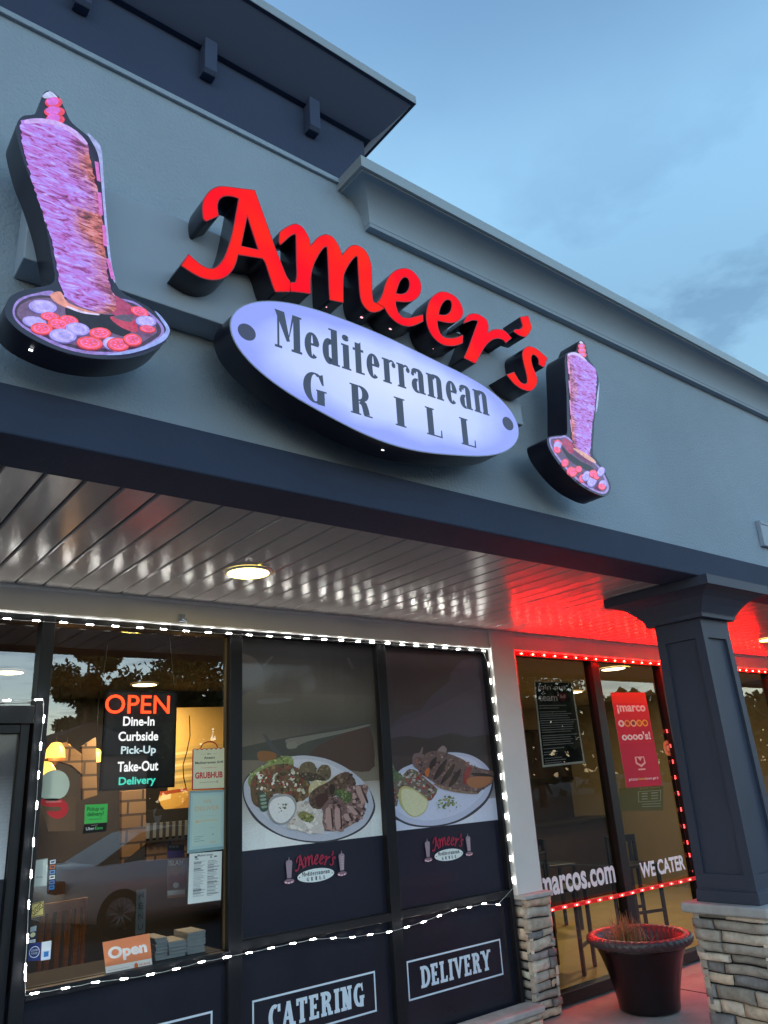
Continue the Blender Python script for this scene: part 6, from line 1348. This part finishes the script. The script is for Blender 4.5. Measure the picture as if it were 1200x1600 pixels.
for k, (px, py, Y, rz, lb) in enumerate(((890, 1500, 5.25, .4, 'dark metal stool seen through the glass behind the planter'), (1010, 1480, 5.7, -.3, 'dark metal stool seen through the glass nearest the porch column'), (875, 1440, 6.6, 1.2, 'dark metal stool further back on the yellow floor'))):
    d = ray(px, py); x = d[0] / d[1] * Y; chair('bar_stool', lb, x, Y, rz, .70, .28, 'stools in the pizza shop', M_stl, 3)
x0_, z0_ = P(880, 1130, 8.9)
tb = thing('counter', 'dark serving counter along the back of the pizza shop', 'counter'); obj('counter_body', MB().box(6.2, 10.4, 7.7, 8.3, 0.013, 1.0), M_brown, tb, bevel=.01); obj('counter_top', MB().box(6.15, 10.45, 7.65, 8.35, 1.0005, 1.04), M_stl, tb, bevel=.006); finish(tb)
mbd = thing('menu_board', 'dark menu board on the cream back wall of the pizza shop', 'menu board'); obj('board', MB().box(9.6, 12.4, 8.90, 8.965, 1.62, 2.35), M_brown, mbd, bevel=.01); obj('board_frame', MB().box(9.55, 12.45, 8.89, 8.899, 2.351, 2.40).box(9.55, 12.45, 8.89, 8.899, 1.57, 1.619), M_stl, mbd); finish(mbd)
# ================================================================ the lot behind the viewer, seen only as reflections
M_carp = mat('silver_car_paint', (.82, .84, .87), .3, metal=.1, coat=.6); M_tyre = mat('tyre_rubber', (.015, .015, .016), .8); M_alloy = mat('alloy_rim', (.45, .46, .48), .3, metal=.9); M_cglass = mat('car_glass', (.01, .012, .014), .05, spec=.7); M_tail = mat('tail_lamp', (.2, .01, .01), .25); M_head = mat('head_lamp', (.6, .62, .65), .15)
car = thing('parked_car', 'silver saloon car in the lot, mirrored in the clear window', 'car')
Xc, Yc, zg = 4.55, -3.9, -0.16
secs = [(-.95, .45, .62, .30), (-.80, .80, .98, .30), (-.2, .86, 1.0, .2), (.35, .88, 1.02, .18), (1.1, .88, .98, .18), (2.1, .88, .96, .18), (2.9, .87, .90, .2), (3.45, .80, .78, .25), (3.65, .5, .60, .32)]
mb = MB(); rings = []
for (x, hw, top, bot) in secs:
    i = len(mb.v); rings.append(i)
    for (u, z) in ((-.9, bot), (-1, bot + .15), (-1.0, (bot + top) / 2 + .05), (-.93, top - .03), (-.8, top), (.8, top), (.93, top - .03), (1.0, (bot + top) / 2 + .05), (1, bot + .15), (.9, bot)): mb.v.append((Xc + x, Yc + u * hw, zg + z))
for a, b in zip(rings, rings[1:]):
    for k in range(10): mb.face((a + k, a + (k + 1) % 10, b + (k + 1) % 10, b + k), 0, None, True)
mb.face([rings[0] + k for k in range(10)]); mb.face([rings[-1] + k for k in range(10)])
obj('body', mb, M_carp, car)
mb = MB(); rf = [(-.35, .99), (.35, 1.38), (.9, 1.44), (1.5, 1.41), (2.3, .98)]; i0 = len(mb.v)
for u in (-.62, .62):
    for x, z in rf: mb.v.append((Xc + x, Yc + u * (1.25 if z < 1.1 else 1.0), zg + z))
mb.face([0, 1, 2, 3, 4], 1); mb.face([9, 8, 7, 6, 5], 1)
for k in range(4): mb.face((k, k + 1, 6 + k, 5 + k), 1 if k in (0, 3) else 0)
cabn = obj('cabin', mb, [M_carp, M_cglass], car)
for x in (0.0, 2.7):
    for sgn in (1, -1):
        wh = MB(); y0 = Yc + sgn * .70; y1 = Yc + sgn * .895; n = 28
        def ringv(r, y): return [(Xc + x + r * math.cos(6.2832 * k / n), y, zg + .325 + r * math.sin(6.2832 * k / n)) for k in range(n)]
        for (ra, ya), (rb, yb) in zip([(.2, y0), (.325, y0), (.325, y1), (.225, y1 + sgn * .004)], [(.325, y0), (.325, y1), (.225, y1 + sgn * .004), (.215, y1 - sgn * .03)]):
            i = len(wh.v); wh.v += ringv(ra, ya) + ringv(rb, yb)
            for k in range(n): wh.face((i + k, i + (k + 1) % n, i + n + (k + 1) % n, i + n + k))
        wo = obj('wheel', wh, M_tyre, car); rm = MB(); yy = y1 - sgn * .02
        for k in range(10):
            a = 6.2832 * k / 10; rm.tube([(Xc + x + .03 * math.cos(a), yy, zg + .325 + .03 * math.sin(a)), (Xc + x + .215 * math.cos(a), yy, zg + .325 + .215 * math.sin(a))], .018, 5)
        obj('rim', rm, M_alloy, wo)
for u in (-.7, .7): obj('tail_light', MB().box(Xc - .965, Xc - .80, Yc + u - .16, Yc + u + .16, zg + .68, zg + .84), M_tail, car, bevel=.02); obj('headlight', MB().box(Xc + 3.40, Xc + 3.60, Yc + u - .16, Yc + u + .16, zg + .58, zg + .72), M_head, car, bevel=.02)
finish(car)
hs = thing('house', 'gabled house across the lot, mirrored in the clear window', 'house'); M_hw = mat('house_siding', (.16, .15, .15), .8); M_hr = mat('house_shingle', (.05, .05, .055), .9, var=.2)
obj('wall', MB().box(7.6, 12.1, -28, -21.2, -.16, 3.45), M_hw, hs); mb = MB(); i = 0
mb.v = [(7.1, -28.4, 3.4), (12.6, -28.4, 3.4), (12.6, -20.9, 3.4), (7.1, -20.9, 3.4), (9.8, -28.4, 4.6), (9.8, -20.9, 4.6)]
for q_ in ((0, 4, 5, 3), (1, 2, 5, 4), (3, 5, 2), (0, 1, 4), (0, 3, 2, 1)): mb.face(q_)
obj('roof', mb, M_hr, hs); finish(hs)
M_leaf = attr_mat('tree_leaf', rough=.8, spec=.2); M_bark = mat('tree_bark', (.06, .045, .035), .9, var=.3)
def tree(label, x, y, h, rad, base, seed, n=6000, tall=1.0, leaf=.15):
    t = thing('tree', label, 'tree', 'trees across the lot'); r = random.Random(seed)
    obj('trunk', MB().tube([(x, y, -.2), (x + .1, y, h * .5), (x, y + .1, h * .92)], [h * .022, h * .015, h * .004], 8), M_bark, t)
    mb = MB(); cl = []
    for k in range(26): a = r.uniform(0, 6.28); u = r.random() ** .5; z = base + (h - base) * r.random(); ww = rad * (1 - ((z - base) / (h - base) - .35) ** 2 * tall); cl.append((x + u * ww * math.cos(a), y + u * ww * math.sin(a), z, rad * r.uniform(.2, .45)))
    for k in range(n):
        c = r.choice(cl); v = Vector((r.gauss(0, 1), r.gauss(0, 1), r.gauss(0, .6))); v = v.normalized() * c[3] * r.random() ** .4; p0 = Vector(c[:3]) + v
        a = Vector((r.uniform(-1, 1), r.uniform(-1, 1), r.uniform(-1, 1))).normalized() * leaf; b = a.cross(Vector((r.uniform(-1, 1), r.uniform(-1, 1), r.uniform(-1, 1)))).normalized() * leaf * .6
        f = r.uniform(.5, 1.3); mb.quad(tuple(p0 - a), tuple(p0 + b), tuple(p0 + a), tuple(p0 - b), 0, (.035 * f, .055 * f, .03 * f, 1))
    obj('crown', mb, M_leaf, t, fixn=False); return finish(t)
tree('tall dark pine across the lot, mirrored above the gabled roof', 12.0, -29, 9.6, 1.7, 3.8, 1, tall=1.0)
tree('broad leafy tree across the lot, mirrored in the pizza shop window', 28, -22, 11, 4.5, 3, 2)
tree('rounded leafy tree across the lot at the right of the broad one', 38, -24, 10, 4.5, 2.5, 3)
tree('big dark tree across the lot, mirrored behind the hanging OPEN sign', 16.2, -28, 10.5, 3.2, .5, 4, n=14000)
mb = MB(); r = random.Random(77)
for k in range(9000):
    x = r.uniform(-40, 95); top = (8.0 if x > 14 else 3.0) + (2.2 if x > 14 else .6) * mnoise.noise((x * .13, 2, 1)) + 1.6 * mnoise.noise((x * .5, 5, 1)); z = top * r.random() ** .6; y = -36 + r.uniform(-3, 3)
    a = Vector((r.uniform(-1, 1), r.uniform(-.5, .5), r.uniform(-1, 1))).normalized() * r.uniform(.35, .8); b = a.cross(Vector((r.uniform(-1, 1), r.uniform(-1, 1), r.uniform(-1, 1)))).normalized() * .5
    f = r.uniform(.5, 1.3); p0 = Vector((x, y, z)); mb.quad(tuple(p0 - a), tuple(p0 + b), tuple(p0 + a), tuple(p0 - b), 0, (.035 * f, .05 * f, .03 * f, 1))
o = obj('tree_line', mb, M_leaf, None, fixn=False); tag(o, 'far line of trees beyond the lot, mirrored in the shop windows', 'trees', kind='stuff')
tree('leafy tree across the lot between the house and the broad tree', 23, -24, 9.5, 3.0, .5, 6)
